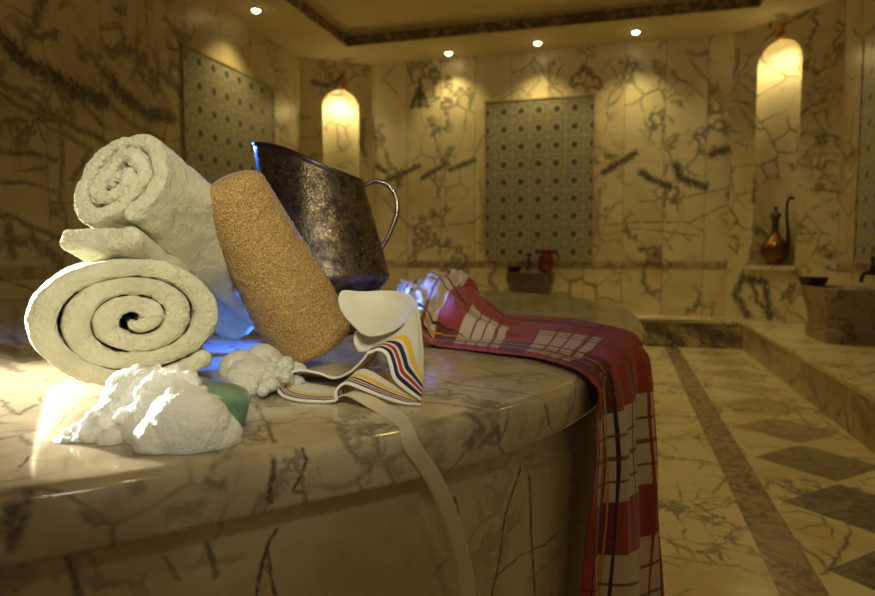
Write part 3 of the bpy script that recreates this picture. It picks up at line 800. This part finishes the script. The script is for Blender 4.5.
for k in range(90):
    b0 = front[rnd.choice((4, 5, 6, 7, 8, 9, 11, 12, 4, 13))]; a, e_ = rnd.uniform(0, 2 * PI), rnd.uniform(-.1, 1.3)
    c_ = np.array(b0[0]) + np.array(b0[1]) * .96 * np.array((math.cos(a) * math.cos(e_), math.sin(a) * math.cos(e_), math.sin(e_)))
    r_ = rnd.uniform(.0025, .0065); front.append((tuple(c_), (r_, r_, r_)))
foam(front, m_foam, 'bright white heap of soap foam in front of the lower towel', seed=2)
back = [bl(250, 380, .67, 24, (1, 1, .9)), bl(272, 380, .68, 20, (1.2, 1, .8)), bl(240, 370, .69, 20), bl(262, 366, .72, 22), bl(285, 382, .69, 16, (1.3, 1, .7)), bl(246, 388, .65, 16), bl(290, 374, .71, 16, (1.2, 1, .8)), bl(262, 388, .66, 14)]
rnd = random.Random(4)
for k in range(70):
    a = rnd.uniform(0, 2 * PI); q_ = math.sqrt(rnd.random()); u_, v_ = 262 + 30 * q_ * math.cos(a), 374 + 17 * q_ * math.sin(a)
    back.append(bl(u_, v_, .685 + .03 * (374 - v_) / 17 - .012 + rnd.uniform(-.02, .005), rnd.uniform(4, 8.5)))
foam(back, m_foam2, 'thinner patch of soap foam beside the foot of the loofah', seed=8)
def soap():
    c = atd(196, 400, .522); 
    ax = RT * .93 - UP * .22 + FW * .25; ax /= np.linalg.norm(ax); by = np.cross((0, 0, 1), ax); by /= np.linalg.norm(by); bz = np.cross(ax, by)
    V = []; nu, nv = 64, 40
    p = .42
    sg = lambda x, e_: math.copysign(abs(x) ** e_, x)
    for i in range(nv):
        f = -PI / 2 + PI * i / (nv - 1)
        for j in range(nu):
            a = 2 * PI * j / nu
            x = .042 * sg(math.cos(f), p) * sg(math.cos(a), p); y = .026 * sg(math.cos(f), p) * sg(math.sin(a), p); z = .0165 * sg(math.sin(f), .5)
            V.append(c + ax * x + by * y + bz * z)
    s = N('green_soap'); P = s.coord()
    m = s.set(Base_Color=s.mix(s.mr(s.noise(P, 45, 4), .3, .7), (.10, .22, .14), (.22, .36, .25)), Roughness=.18, Subsurface_Weight=.5,
              Subsurface_Radius=(.006, .02, .01), Subsurface_Scale=.5, Coat_Weight=.3)
    o = mesh('soap_bar', V, gridF(nv, nu, True), m); fixn(o)
    tag(o, 'wet green translucent soap bar half buried in the foam', 'soap')
soap()

# ================================================================== MITT
def mitt():
    s = N('mitt_cloth'); uv = s.sep(s.coord('UV')); P = s.coord()
    W_, Nv, Rd, Ye = (.68, .65, .55), (.02, .025, .10), (.42, .03, .03), (.78, .48, .05)
    col = s.ramp(uv[1], [(0, (.85, .83, .8)), (.07, Nv), (.15, W_), (.19, Rd), (.26, W_), (.30, Nv), (.37, W_), (.42, Ye), (.56, W_)], 'CONSTANT')
    wv = s.n('ShaderNodeTexWave', wave_type='BANDS'); s.put(wv.inputs['Vector'], P); wv.inputs['Scale'].default_value = 260
    mm = s.set(Base_Color=col, Roughness=.85, Subsurface_Weight=.2, Subsurface_Radius=(.01, .008, .006), Subsurface_Scale=.4, Sheen_Weight=.2,
               Normal=s.bump(s.mt('ADD', wv.outputs['Fac'], s.noise(P, 300, 3)), .25, .0008), Specular_IOR_Level=.15)
    D = lambda L: [atd(*p) for p in L]
    sheets = []
    # opening loop at the left: hem, then the cloth receding behind it   (v: 0 at hem)
    hem = [(336, 401, .603), (318, 403, .606), (298, 403, .612), (283, 397, .630), (276, 385, .655), (284, 375, .672), (300, 370.5, .675), (318, 373, .665), (334, 378, .652), (350, 372, .638), (362, 361, .628), (369, 352, .622)]
    mid = [(340, 396, .63), (322, 396, .632), (304, 395.5, .64), (292, 391, .655), (287, 385, .675), (292, 378, .695), (306, 374, .70), (322, 375, .69), (337, 378, .675), (353, 371, .66), (365, 360, .648), (372, 351, .64)]
    bak = [(345, 389, .665), (328, 388, .67), (313, 387, .675), (305, 385, .685), (302, 382, .70), (305, 378, .715), (316, 376.5, .72), (328, 377, .725), (342, 377, .715), (358, 370, .70), (370, 358, .69), (377, 349, .68)]
    cls = [(352, 381, .715), (338, 380, .72), (326, 379.5, .722), (320, 379, .725), (318, 379, .727), (320, 378.8, .73), (328, 379, .73), (340, 379.5, .725), (350, 383, .715), (364, 374, .70), (374, 362, .69), (378, 352, .68)]
    sheets.append(([D(hem), D(mid), D(bak), D(cls)], (0, .46, 1.2, 2), 70, 170))
    # lower lip from the fold to the right corner
    lo = [(336, 401, .602), (336, 391, .603), (345, 383.5, .604), (360, 388, .602), (378, 395.5, .6), (400, 402.5, .597), (421, 408, .594)]
    m1 = [(342, 398, .615), (342, 388, .615), (350, 379, .614), (364, 383, .612), (380, 390, .610), (401, 398, .605), (421, 403.5, .600)]
    m2 = [(352, 392, .64), (352, 380, .635), (360, 370, .628), (372, 372, .624), (385, 380, .620), (402, 390, .612), (421, 398, .604)]
    sheets.append(([D(lo), D(m1), D(m2)], (0, .30, .8), 40, 120))
    # body: striped S edge rising to the bright ridge and the right-hand side
    r0 = [(369, 353, .620), (378, 350, .619), (386, 354, .617), (390, 364, .614), (394, 378, .610), (404, 388, .605), (421, 400, .598)]
    r1 = [(374, 346.5, .628), (385, 344, .626), (395, 348, .622), (400, 359, .618), (404, 371, .613), (412, 379, .608), (422, 390, .602)]
    r2 = [(385, 343, .632), (396, 338, .630), (406, 338, .626), (411, 347, .621), (414, 359, .616), (418, 369, .611), (423, 378, .606)]
    r3 = [(398, 338, .636), (404, 327, .634), (412, 322, .630), (416, 330, .625), (419, 342, .620), (421, 354, .614), (423, 365, .609)]
    r4 = [(404, 330, .640), (409, 316, .640), (414, 308, .637), (418, 310, .630), (420, 322, .624), (421.5, 337, .618), (423, 352, .612)]
    sheets.append(([D(r0), D(r1), D(r2), D(r3), D(r4)], (.02, .26, .52, 1.0, 2), 90, 120))
    # folded-over top: a curled petal of cloth behind the ridge
    t0 = [(338, 298, .70), (343, 291, .71), (362, 292, .72), (384, 291, .72), (405, 293, .70), (416, 301, .67), (418, 312, .632)]
    t1 = [(340, 308, .69), (349, 303, .70), (365, 304, .71), (385, 304, .71), (403, 306, .69), (413, 310, .66), (415, 315, .634)]
    t2 = [(347, 319, .672), (357, 317, .68), (370, 318, .685), (386, 317, .68), (401, 317, .666), (410, 316, .65), (412, 318, .636)]
    t3 = [(357, 329, .655), (366, 331, .655), (376, 331, .655), (388, 328, .652), (399, 324, .648), (406, 320, .642), (409, 321, .637)]
    t4 = [(360, 332, .648), (370, 336, .645), (380, 335, .644), (390, 332, .643), (399, 327, .642), (404, 323, .640), (407, 323, .638)]
    sheets.append(([D(t0), D(t1), D(t2), D(t3), D(t4)], (2, 2, 2, 2, 2), 60, 90))
    # lower layer of the top, seen under the curl
    b0 = [(355, 331, .675), (368, 335, .672), (384, 334, .665), (400, 326, .652), (406, 324, .644)]
    b1 = [(354, 342, .67), (366, 343, .668), (380, 341, .66), (394, 335, .65), (402, 330, .643)]
    b2 = [(359, 352, .665), (368, 351, .66), (378, 347, .65), (388, 342, .643), (398, 336, .640)]
    sheets.append(([D(b0), D(b1), D(b2)], (2, 2, 2), 40, 60))
    t = thing('bath_mitt', atz(360, 400, SLAB), 'white scrubbing mitt with striped yellow, navy and red hem', 'bath mitt')
    V, F, UV = [], [], []
    for G, vv, nr, nc in sheets:
        A = patch(G, nr, nc); cv = crom(np.array(vv, float), nr)
        A[..., 2] = np.maximum(A[..., 2], SLAB + .0015)
        o = len(V); V += list(A.reshape(-1, 3)); F += gridF(nr, nc, False, o)
        for i in range(nr): UV += [(j / nc, min(cv[i], 2.5) / 1.0 if cv[i] < .99 else .99) for j in range(nc)]
    o = mesh('mitt_body', V, F, mm, t, True, UV)
    so = o.modifiers.new('thick', 'SOLIDIFY'); so.thickness = .0022; so.offset = 0
    s = N('white_hem'); mhem = s.set(Base_Color=(.86, .84, .80), Roughness=.8)
    hp = []
    for G in (hem, lo, r0):
        q_ = np.array(D(G)); q_[:, 2] = np.maximum(q_[:, 2], SLAB + .0018); hp.append(tube(q_, .0013, 8, sub=120))
    mesh('hem', *join(*hp), mhem, t)
    # strap: lies on the slab, then hangs over its edge
    s = N('strap_cloth'); P = s.coord()
    ms = s.set(Base_Color=(.74, .64, .47), Roughness=.8, Normal=s.bump(s.noise(P, 400, 3), .4, .001), Alpha=.94)
    L = [hit(338, 402, .004), hit(350, 404, .010), hit(366, 407, .007), hit(382, 412, .003), hit(396, 420, .002), hit(404, 431, .002), hit(413, 448, .0035), hit(424, 466, .005), hit(436, 484, .008)]
    Rg = ring(.0045); bvs = BVHTree.FromPolygons([Vector((*p, z)) for z in (.0, SLAB + .2) for p in Rg], gridF(2, nseg, True))
    def side(u, v): return np.array(bvs.ray_cast(Vector(ORG), Vector(ray(u, v)).normalized())[0])
    L = L[:6] + [side(*p) for p in ((412, 447), (424, 464), (436, 483), (446, 505), (456, 532), (463, 560), (467, 590), (469, 640), (469, 700))]
    C = crom(np.array(L), 140); Tn = np.gradient(C, axis=0); Tn /= np.linalg.norm(Tn, axis=1)[:, None]
    V = []
    for k in range(140):
        q_ = k / 139
        wd = .0070 if q_ > .15 else .0055 + .0015 * q_ / .15
        ref = np.array([0, 0, 1.]) * max(0, 1 - q_ * 2.2) + (-FW) * min(1, q_ * 2.2)
        sd = np.cross(Tn[k], ref); sd /= np.linalg.norm(sd)
        tw = .25 * math.sin(q_ * 9)
        for j in range(7): V.append(C[k] + sd * wd * (j / 3 - 1))
    ob = mesh('strap', V, gridF(140, 7), ms, t)
    so = ob.modifiers.new('thick', 'SOLIDIFY'); so.thickness = .0012; so.offset = 0
    ob['label'] = 'sheer beige hanging loop of the mitt'
mitt()

# ================================================================== PLAID CLOTH
def cloth():
    R = [
        [(394, 308, 1.13), (395, 296, 1.16), (397, 287, 1.22), (400, 284, 1.27), (408, 286, 1.33), (412, 294, 1.38)],
        [(410, 348, .985), (405, 318, 1.06), (410, 298, 1.12), (424, 284, 1.20), (438, 282, 1.30), (442, 294, 1.40)],
        [(432, 354, .965), (432, 336, 1.02), (438, 310, 1.10), (452, 284, 1.18), (464, 282, 1.28), (470, 297, 1.40)],
        [(462, 361, .935), (464, 348, .985), (470, 330, 1.06), (480, 314, 1.14), (486, 303, 1.26), (492, 312, 1.42)],
        [(500, 369, .89), (502, 354, .95), (506, 340, 1.04), (510, 329, 1.14), (514, 322, 1.28), (520, 321, 1.44)],
        [(536, 376, .845), (544, 362, .90), (552, 351, .98), (558, 342, 1.08), (564, 335, 1.20), (572, 330, 1.36)],
        [(570, 381, .77), (582, 368, .815), (594, 357, .89), (606, 348, .98), (616, 342, 1.08), (622, 339, 1.18)],
        [(586, 389, .715), (598, 377, .76), (611, 367, .825), (625, 357, .905), (636, 350, .98), (644, 352, 1.03)],
        [(589, 412, .708), (602, 402, .75), (616, 394, .81), (632, 384, .885), (643, 376, .955), (650, 378, 1.0)],
        [(591, 452, .705), (604, 446, .745), (619, 440, .805), (634, 432, .875), (645, 424, .94), (651, 422, .99)],
        [(589, 500, .705), (603, 494, .745), (620, 488, .80), (636, 480, .87), (648, 472, .93), (655, 468, .98)],
        [(582, 552, .71), (600, 550, .745), (620, 546, .80), (638, 538, .87), (650, 528, .93), (658, 520, .97)],
        [(575, 612, .715), (596, 612, .75), (618, 610, .80), (638, 604, .87), (652, 590, .93), (662, 578, .97)],
        [(570, 680, .72), (592, 684, .75), (616, 684, .80), (638, 672, .87), (654, 655, .93), (664, 640, .97)]]
    G = [[atd(*p) for p in r] for r in R]
    nr, nc = 420, 150
    A = patch(G, nr, nc)
    rv = np.linspace(0, len(R) - 1, nr)[:, None] * np.ones((1, nc)); cu = np.ones((nr, 1)) * np.linspace(0, 1, nc)[None]
    dU = np.gradient(A, axis=1); dV = np.gradient(A, axis=0)
    Nn = np.cross(dU, dV); Nn /= np.linalg.norm(Nn, axis=2)[..., None] + 1e-9
    Nn *= np.sign((Nn * (ORG - A)).sum(2))[..., None]
    bunch = np.clip((3.0 - rv) / 1.2, 0, 1) * np.clip(.25 + .6 * rv, 0, 1); hang = np.clip((rv - 7) / 2, 0, 1); flat = 1 - np.maximum(bunch, hang)
    q = np.stack([rv * .9, cu * 3.2, rv * 0], 2)
    f1 = fbm(q * 1.6, 3, 3); f2 = fbm(q * np.array((.35, 2.6, 1)) + 4, 7, 2)
    pl = np.sin(cu * 2 * PI * 2.3 + 1.0 + .5 * np.sin(rv * .8)) 
    disp = bunch * (f1 * .018 + .007 * fbm(q * 3.4 + 9, 13, 2)) + flat * (f2 * .008 + .004 * pl + .003 * f1) + hang * (.0075 * pl * np.minimum(1, .5 + hang) + .006 * f2)
    A = A + Nn * disp[..., None]
    A = A + np.array((0, 0, 1.)) * ((bunch * np.maximum(0, fbm(q * 2.6, 30, 2)) * .016)[..., None])
    # never below the slab while above it, never inside the slab while hanging
    C = ring(.006); ang = np.arctan2(C[:, 1] - C0[1], C[:, 0] - C0[0]); rad = np.hypot(C[:, 1] - C0[1], C[:, 0] - C0[0]); od = np.argsort(ang)
    dx = A[..., 0] - C0[0]; dy = A[..., 1] - C0[1]; rr = np.hypot(dx, dy); rl = np.interp(np.arctan2(dy, dx), ang[od], rad[od])
    inside = rr < rl - .012
    onslab = inside & (rv < 7.6)
    A[..., 2] = np.where(onslab, np.maximum(A[..., 2], SLAB + .0035 + .002 * (f2 + 1)), A[..., 2])
    push = np.where((~onslab) & (rr < rl) & (A[..., 2] < SLAB + .004), rl / rr, 1.0)
    A[..., 0] = C0[0] + dx * push; A[..., 1] = C0[1] + dy * push
    s = N('plaid_cloth'); uv = s.sep(s.coord('UV')); U, Vv = uv[0], uv[1]; P = s.coord()
    RD, DK, BK, YE, WH, LR = (.30, .036, .024), (.13, .012, .010), (.012, .01, .015), (.50, .27, .05), (.55, .46, .36), (.36, .05, .035)
    red = s.ramp(U, [(0, RD), (.05, BK), (.062, DK), (.13, BK), (.145, DK), (.178, YE), (.188, DK), (.215, BK), (.235, DK), (.268, YE), (.278, DK), (.32, BK), (.337, RD), (.55, BK), (.560, RD), (.60, BK), (.61, RD), (.86, DK), (.9, RD)], 'CONSTANT')
    wht = s.ramp(U, [(0, LR), (.05, BK), (.062, LR), (.10, WH), (.13, BK), (.145, WH), (.162, YE), (.195, LR), (.215, BK), (.235, WH), (.25, YE), (.283, WH), (.32, BK), (.337, WH), (.55, BK), (.560, WH), (.60, BK), (.61, WH), (.80, RD), (.82, WH), (.90, RD)], 'CONSTANT')
    k = len(R) - 1.0
    B = [(.0, 2.05), (2.7, 3.95), (4.6, 5.8), (8.35, 10.2), (11.1, 12.9)]
    st = [(0, (1, 1, 1))]; ln = [(0, (0, 0, 0))]
    for i, (a, b_) in enumerate(B):
        if a > 0: st.append((a / k, (1, 1, 1)))
        st.append((b_ / k, (0, 0, 0)))
        for q_ in (.24, .5, .76):
            m_ = a + (b_ - a) * q_; ln += [(m_ / k, (1, 1, 1)), ((m_ + .075) / k, (0, 0, 0))]
    ms = s.ramp(Vv, st, 'CONSTANT'); ml = s.ramp(Vv, ln, 'CONSTANT')
    fold = s.mt('MULTIPLY', s.mt('GREATER_THAN', U, .66), s.mt('MULTIPLY', s.mt('GREATER_THAN', Vv, 2.1 / k), s.mt('LESS_THAN', Vv, 6.8 / k)))
    ms = s.mt('MULTIPLY', s.sep(ms)[0], s.mt('SUBTRACT', 1, fold))
    col = s.mix(ms, red, wht); col = s.mix(s.mt('MULTIPLY', ml, .85), col, DK)
    n = s.noise(P, 500, 2)
    col = s.mix(s.mr(s.noise(P, 160, 3, .7), .3, .7, 0, .14), col, (.45, .14, .10), 'MIX')
    m = s.set(Base_Color=col, Roughness=.9, Sheen_Weight=.15, Specular_IOR_Level=.1, Normal=s.bump(n, .4, .0012))
    o = mesh('plaid_cloth', A.reshape(-1, 3), gridF(nr, nc), m, None, True, np.stack([cu, rv / k], 2).reshape(-1, 2))
    so = o.modifiers.new('thick', 'SOLIDIFY'); so.thickness = .0016; so.offset = 0
    tag(o, 'red and white plaid cotton cloth trailing over the slab edge', 'bath cloth')
cloth()

# ================================================================== BACKGROUND THINGS
m_bas = marble('marble_basin', (.34, .25, .15), (.20, .14, .085), (.03, .025, .02), 3.0, .35, .8)
m_brz = metal('dark_bronze', (.10, .07, .05), .35)
m_bra = metal('old_copper', (.24, .125, .05), .26)
m_red = metal('red_copper', (.25, .07, .03), .4)
def basin(cx_, cy_, hw, hd, z1, label, m_bas=m_bas):
    t = thing('wash_basin', (cx_, cy_, STEP), label, 'basin', 'marble wash basins')
    def rr(w, d, z, ch): return [(cx_ + x, cy_ + y, z) for x, y in ((-w + ch, -d), (w - ch, -d), (w, -d + ch), (w, d - ch), (w - ch, d), (-w + ch, d), (-w, d - ch), (-w, -d + ch))]
    h = z1 - STEP
    lv = [(.86, 0), (.86, .22), (.80, .27), (.82, .42), (.90, .66), (.94, .74), (1.0, .78), (1.0, 1.0), (.84, 1.0), (.78, .93), (.55, .72), (.05, .68)]
    V = []
    for k, hh_ in lv: V += rr(hw * k, hd * k, STEP + h * hh_, min(hw, hd) * k * .35)
    F = gridF(len(lv), 8, True); F += [tuple(range(8))[::-1], tuple(range(8 * (len(lv) - 1), 8 * len(lv)))]
    o = mesh('bowl_block', V, F, m_bas, t, smooth=False); bevel(o, .006, 2)
    return t
basin(1.235, 4.22, .16, .30, EYE - .185, 'wide dark marble wash basin by the right wall')
basin(-.715, 5.26, .185, .16, EYE - .14, 'small dark marble basin under the central tile panel', marble('marble_dark', (.13, .095, .06), (.08, .055, .035), (.02, .018, .015), 3.0, .4, .6))
def tap(p, n, label):
    p = np.asarray(p, float); n = np.asarray(n, float)
    t = thing('basin_tap', p, label, 'tap', 'old brass taps')
    up = np.array((0, 0, 1.))
    mesh('spout', *tube([p + n * -.004, p + n * .05, p + n * .085 + up * .0, p + n * .10 - up * .025, p + n * .102 - up * .055], [.013, .013, .012, .011, .010], 14, 1, (0, 0, 1), 40), m_brz, t)
    mesh('valve', *lathe([(.0005, .0), (.014, 0), (.014, .03), (.009, .04), (.009, .065), (.013, .07), (.012, .085), (.0005, .09)], 20, p + n * .05 + up * .006), m_brz, t)
    sd = np.cross(n, up)
    mesh('handle', *tube([p + n * .05 + up * .082 - sd * .03, p + n * .05 + up * .082 + sd * .03], .006, 10, 1, (0, 0, 1)), m_brz, t)
tap((-.76, YB - .0, EYE - .075), (0, -1, 0), 'dark tap on the back wall above the small basin')
tap((XR, 4.13, EYE - .10), (-1, 0, 0), 'dark tap on the right wall above the wide basin')
# bowl on right basin
bc = (1.135, 4.44, EYE - .185)
o = mesh('washing_bowl', *lathe([(.0005, .001), (.062, .001), (.070, .006), (.078, .026), (.084, .046), (.088, .050), (.082, .047), (.074, .026), (.066, .010), (.0005, .006)], 48, bc), m_brz)
tag(o, 'shallow dark metal bowl on the rim of the wide basin', 'bowl')
# small bowl and pot on the back basin
bc = (-.845, 5.20, EYE - .14)
o = mesh('washing_bowl', *lathe([(.0005, .001), (.042, .001), (.052, .008), (.060, .045), (.063, .048), (.057, .044), (.049, .012), (.0005, .006)], 40, bc), m_brz)
tag(o, 'small dark bowl on the left corner of the back basin', 'bowl')
pc = np.array((-.585, 5.185, EYE - .14))
t = thing('copper_pot', pc, 'reddish copper pot standing on the right of the back basin', 'pot')
mesh('body', *lathe([(.0005, 0), (.042, 0), (.048, .01), (.062, .05), (.066, .085), (.058, .125), (.046, .150), (.046, .165), (.054, .182), (.051, .183), (.042, .165), (.042, .15), (.052, .12), (.0005, .03)], 44, pc), m_red, t)
mesh('handle', *tube([pc + (0.046, 0, .155), pc + (.08, 0, .165), pc + (.10, 0, .13), pc + (.09, 0, .09), pc + (.062, 0, .07)], .006, 10, 1, (0, 1, 0), 30), m_red, t)

# ewer in the right niche
def ewer():
    p = NR['P3'](.0, NR['zb'] + .008, .02); w = NR['w']
    t = thing('copper_ewer', p, 'copper ewer with long curved spout standing in the right niche', 'ewer')
    mesh('body', *lathe([(.0005, 0), (.050, 0), (.054, .008), (.046, .020), (.052, .03), (.088, .07), (.098, .105), (.090, .145), (.062, .185), (.034, .215), (.024, .25), (.022, .31), (.028, .34), (.040, .36), (.038, .365), (.022, .345), (.0005, .34)], 48, p), m_bra, t)
    mesh('lid', *lathe([(.0405, .362), (.030, .380), (.012, .392), (.008, .405), (.014, .414), (.012, .426), (.0005, .432)], 32, p), m_brz, t)
    d = NR['t']; up = np.array((0, 0, 1.))
    if d.dot(RT) < 0: d = -d
    fr = NR['n']
    mesh('spout', *tube([p + d * .078 + up * .085, p + d * .105 + up * .13 + fr * .01, p + d * .105 + up * .24 + fr * .015, p + d * .095 + up * .36 + fr * .018, p + d * .098 + up * .45 + fr * .02, p + d * .122 + up * .485 + fr * .02, p + d * .142 + up * .475 + fr * .02], [.022, .017, .012, .010, .009, .010, .013], 14, 1, (0, 0, 1), 60), m_brz, t)
ewer()
# little shelf at the foot of the right niche
a_ = NR['P3'](-NR['w'] - .03, NR['zb'] - .035, -.0); 
V = [NR['P3'](sx, z, d) for z in (NR['zb'] - .028, NR['zb']) for sx, d in ((-NR['w'] - .03, -.05), (NR['w'] + .03, -.05), (NR['w'] + .03, .0), (-NR['w'] - .03, .0))]
o = mesh('trim_niche', V, [(0, 1, 2, 3), (4, 5, 6, 7), (0, 1, 5, 4), (1, 2, 6, 5), (2, 3, 7, 6), (3, 0, 4, 7)], m_stept, smooth=False); fixn(o); struct(bevel(o, .004, 2))

# ================================================================== LIGHT
W = bpy.data.worlds.new('world'); S.world = W; W.use_nodes = True
bg = W.node_tree.nodes['Background']; bg.inputs[0].default_value = (1, .75, .42, 1); bg.inputs[1].default_value = .12
# low white lamp at the left, raking across the towels and the foam
lamp('SPOT', 'white_lamp', (-1.62, .74, .78), 560, (1, .95, .78), .03, (-.47, .505, .60), 18, .85)
# added front fill above the camera, cone narrowed to spare the slab's front
lamp('SPOT', 'soft_fill', (0, -.05, 1.12), 23, (1, .94, .66), .12, (-.52, .78, .74), 54, .55)
# blue lamps standing behind the loofah and the jug
BL = (.08, .22, 1.0)
lamp('SPOT', 'blue_lamp', (-.375, .90, .69), 24, (.03, .15, 1.0), .012, (-.53, .775, .68), 112, .5)
lamp('SPOT', 'blue_lamp', (-.84, 1.18, .95), 11, BL, .015, (-.56, .97, .86), 50, .5)
lamp('SPOT', 'blue_lamp', (-.60, .92, .93), 3.5, BL, .008, (-.51, .68, .78), 50, .6)
lamp('SPOT', 'blue_lamp', (-.365, .955, .64), 4, BL, .012, (-.335, 1.15, .595), 78, .7)

# ------------------------------------------------------------------ view
S.view_settings.view_transform = 'Standard'; S.view_settings.look = 'None'
S.view_settings.exposure = 0; S.view_settings.gamma = 1; S.view_settings.use_curve_mapping = False
S.cycles.use_denoising = True
S.cycles.max_bounces = 8; S.cycles.sample_clamp_indirect = 6
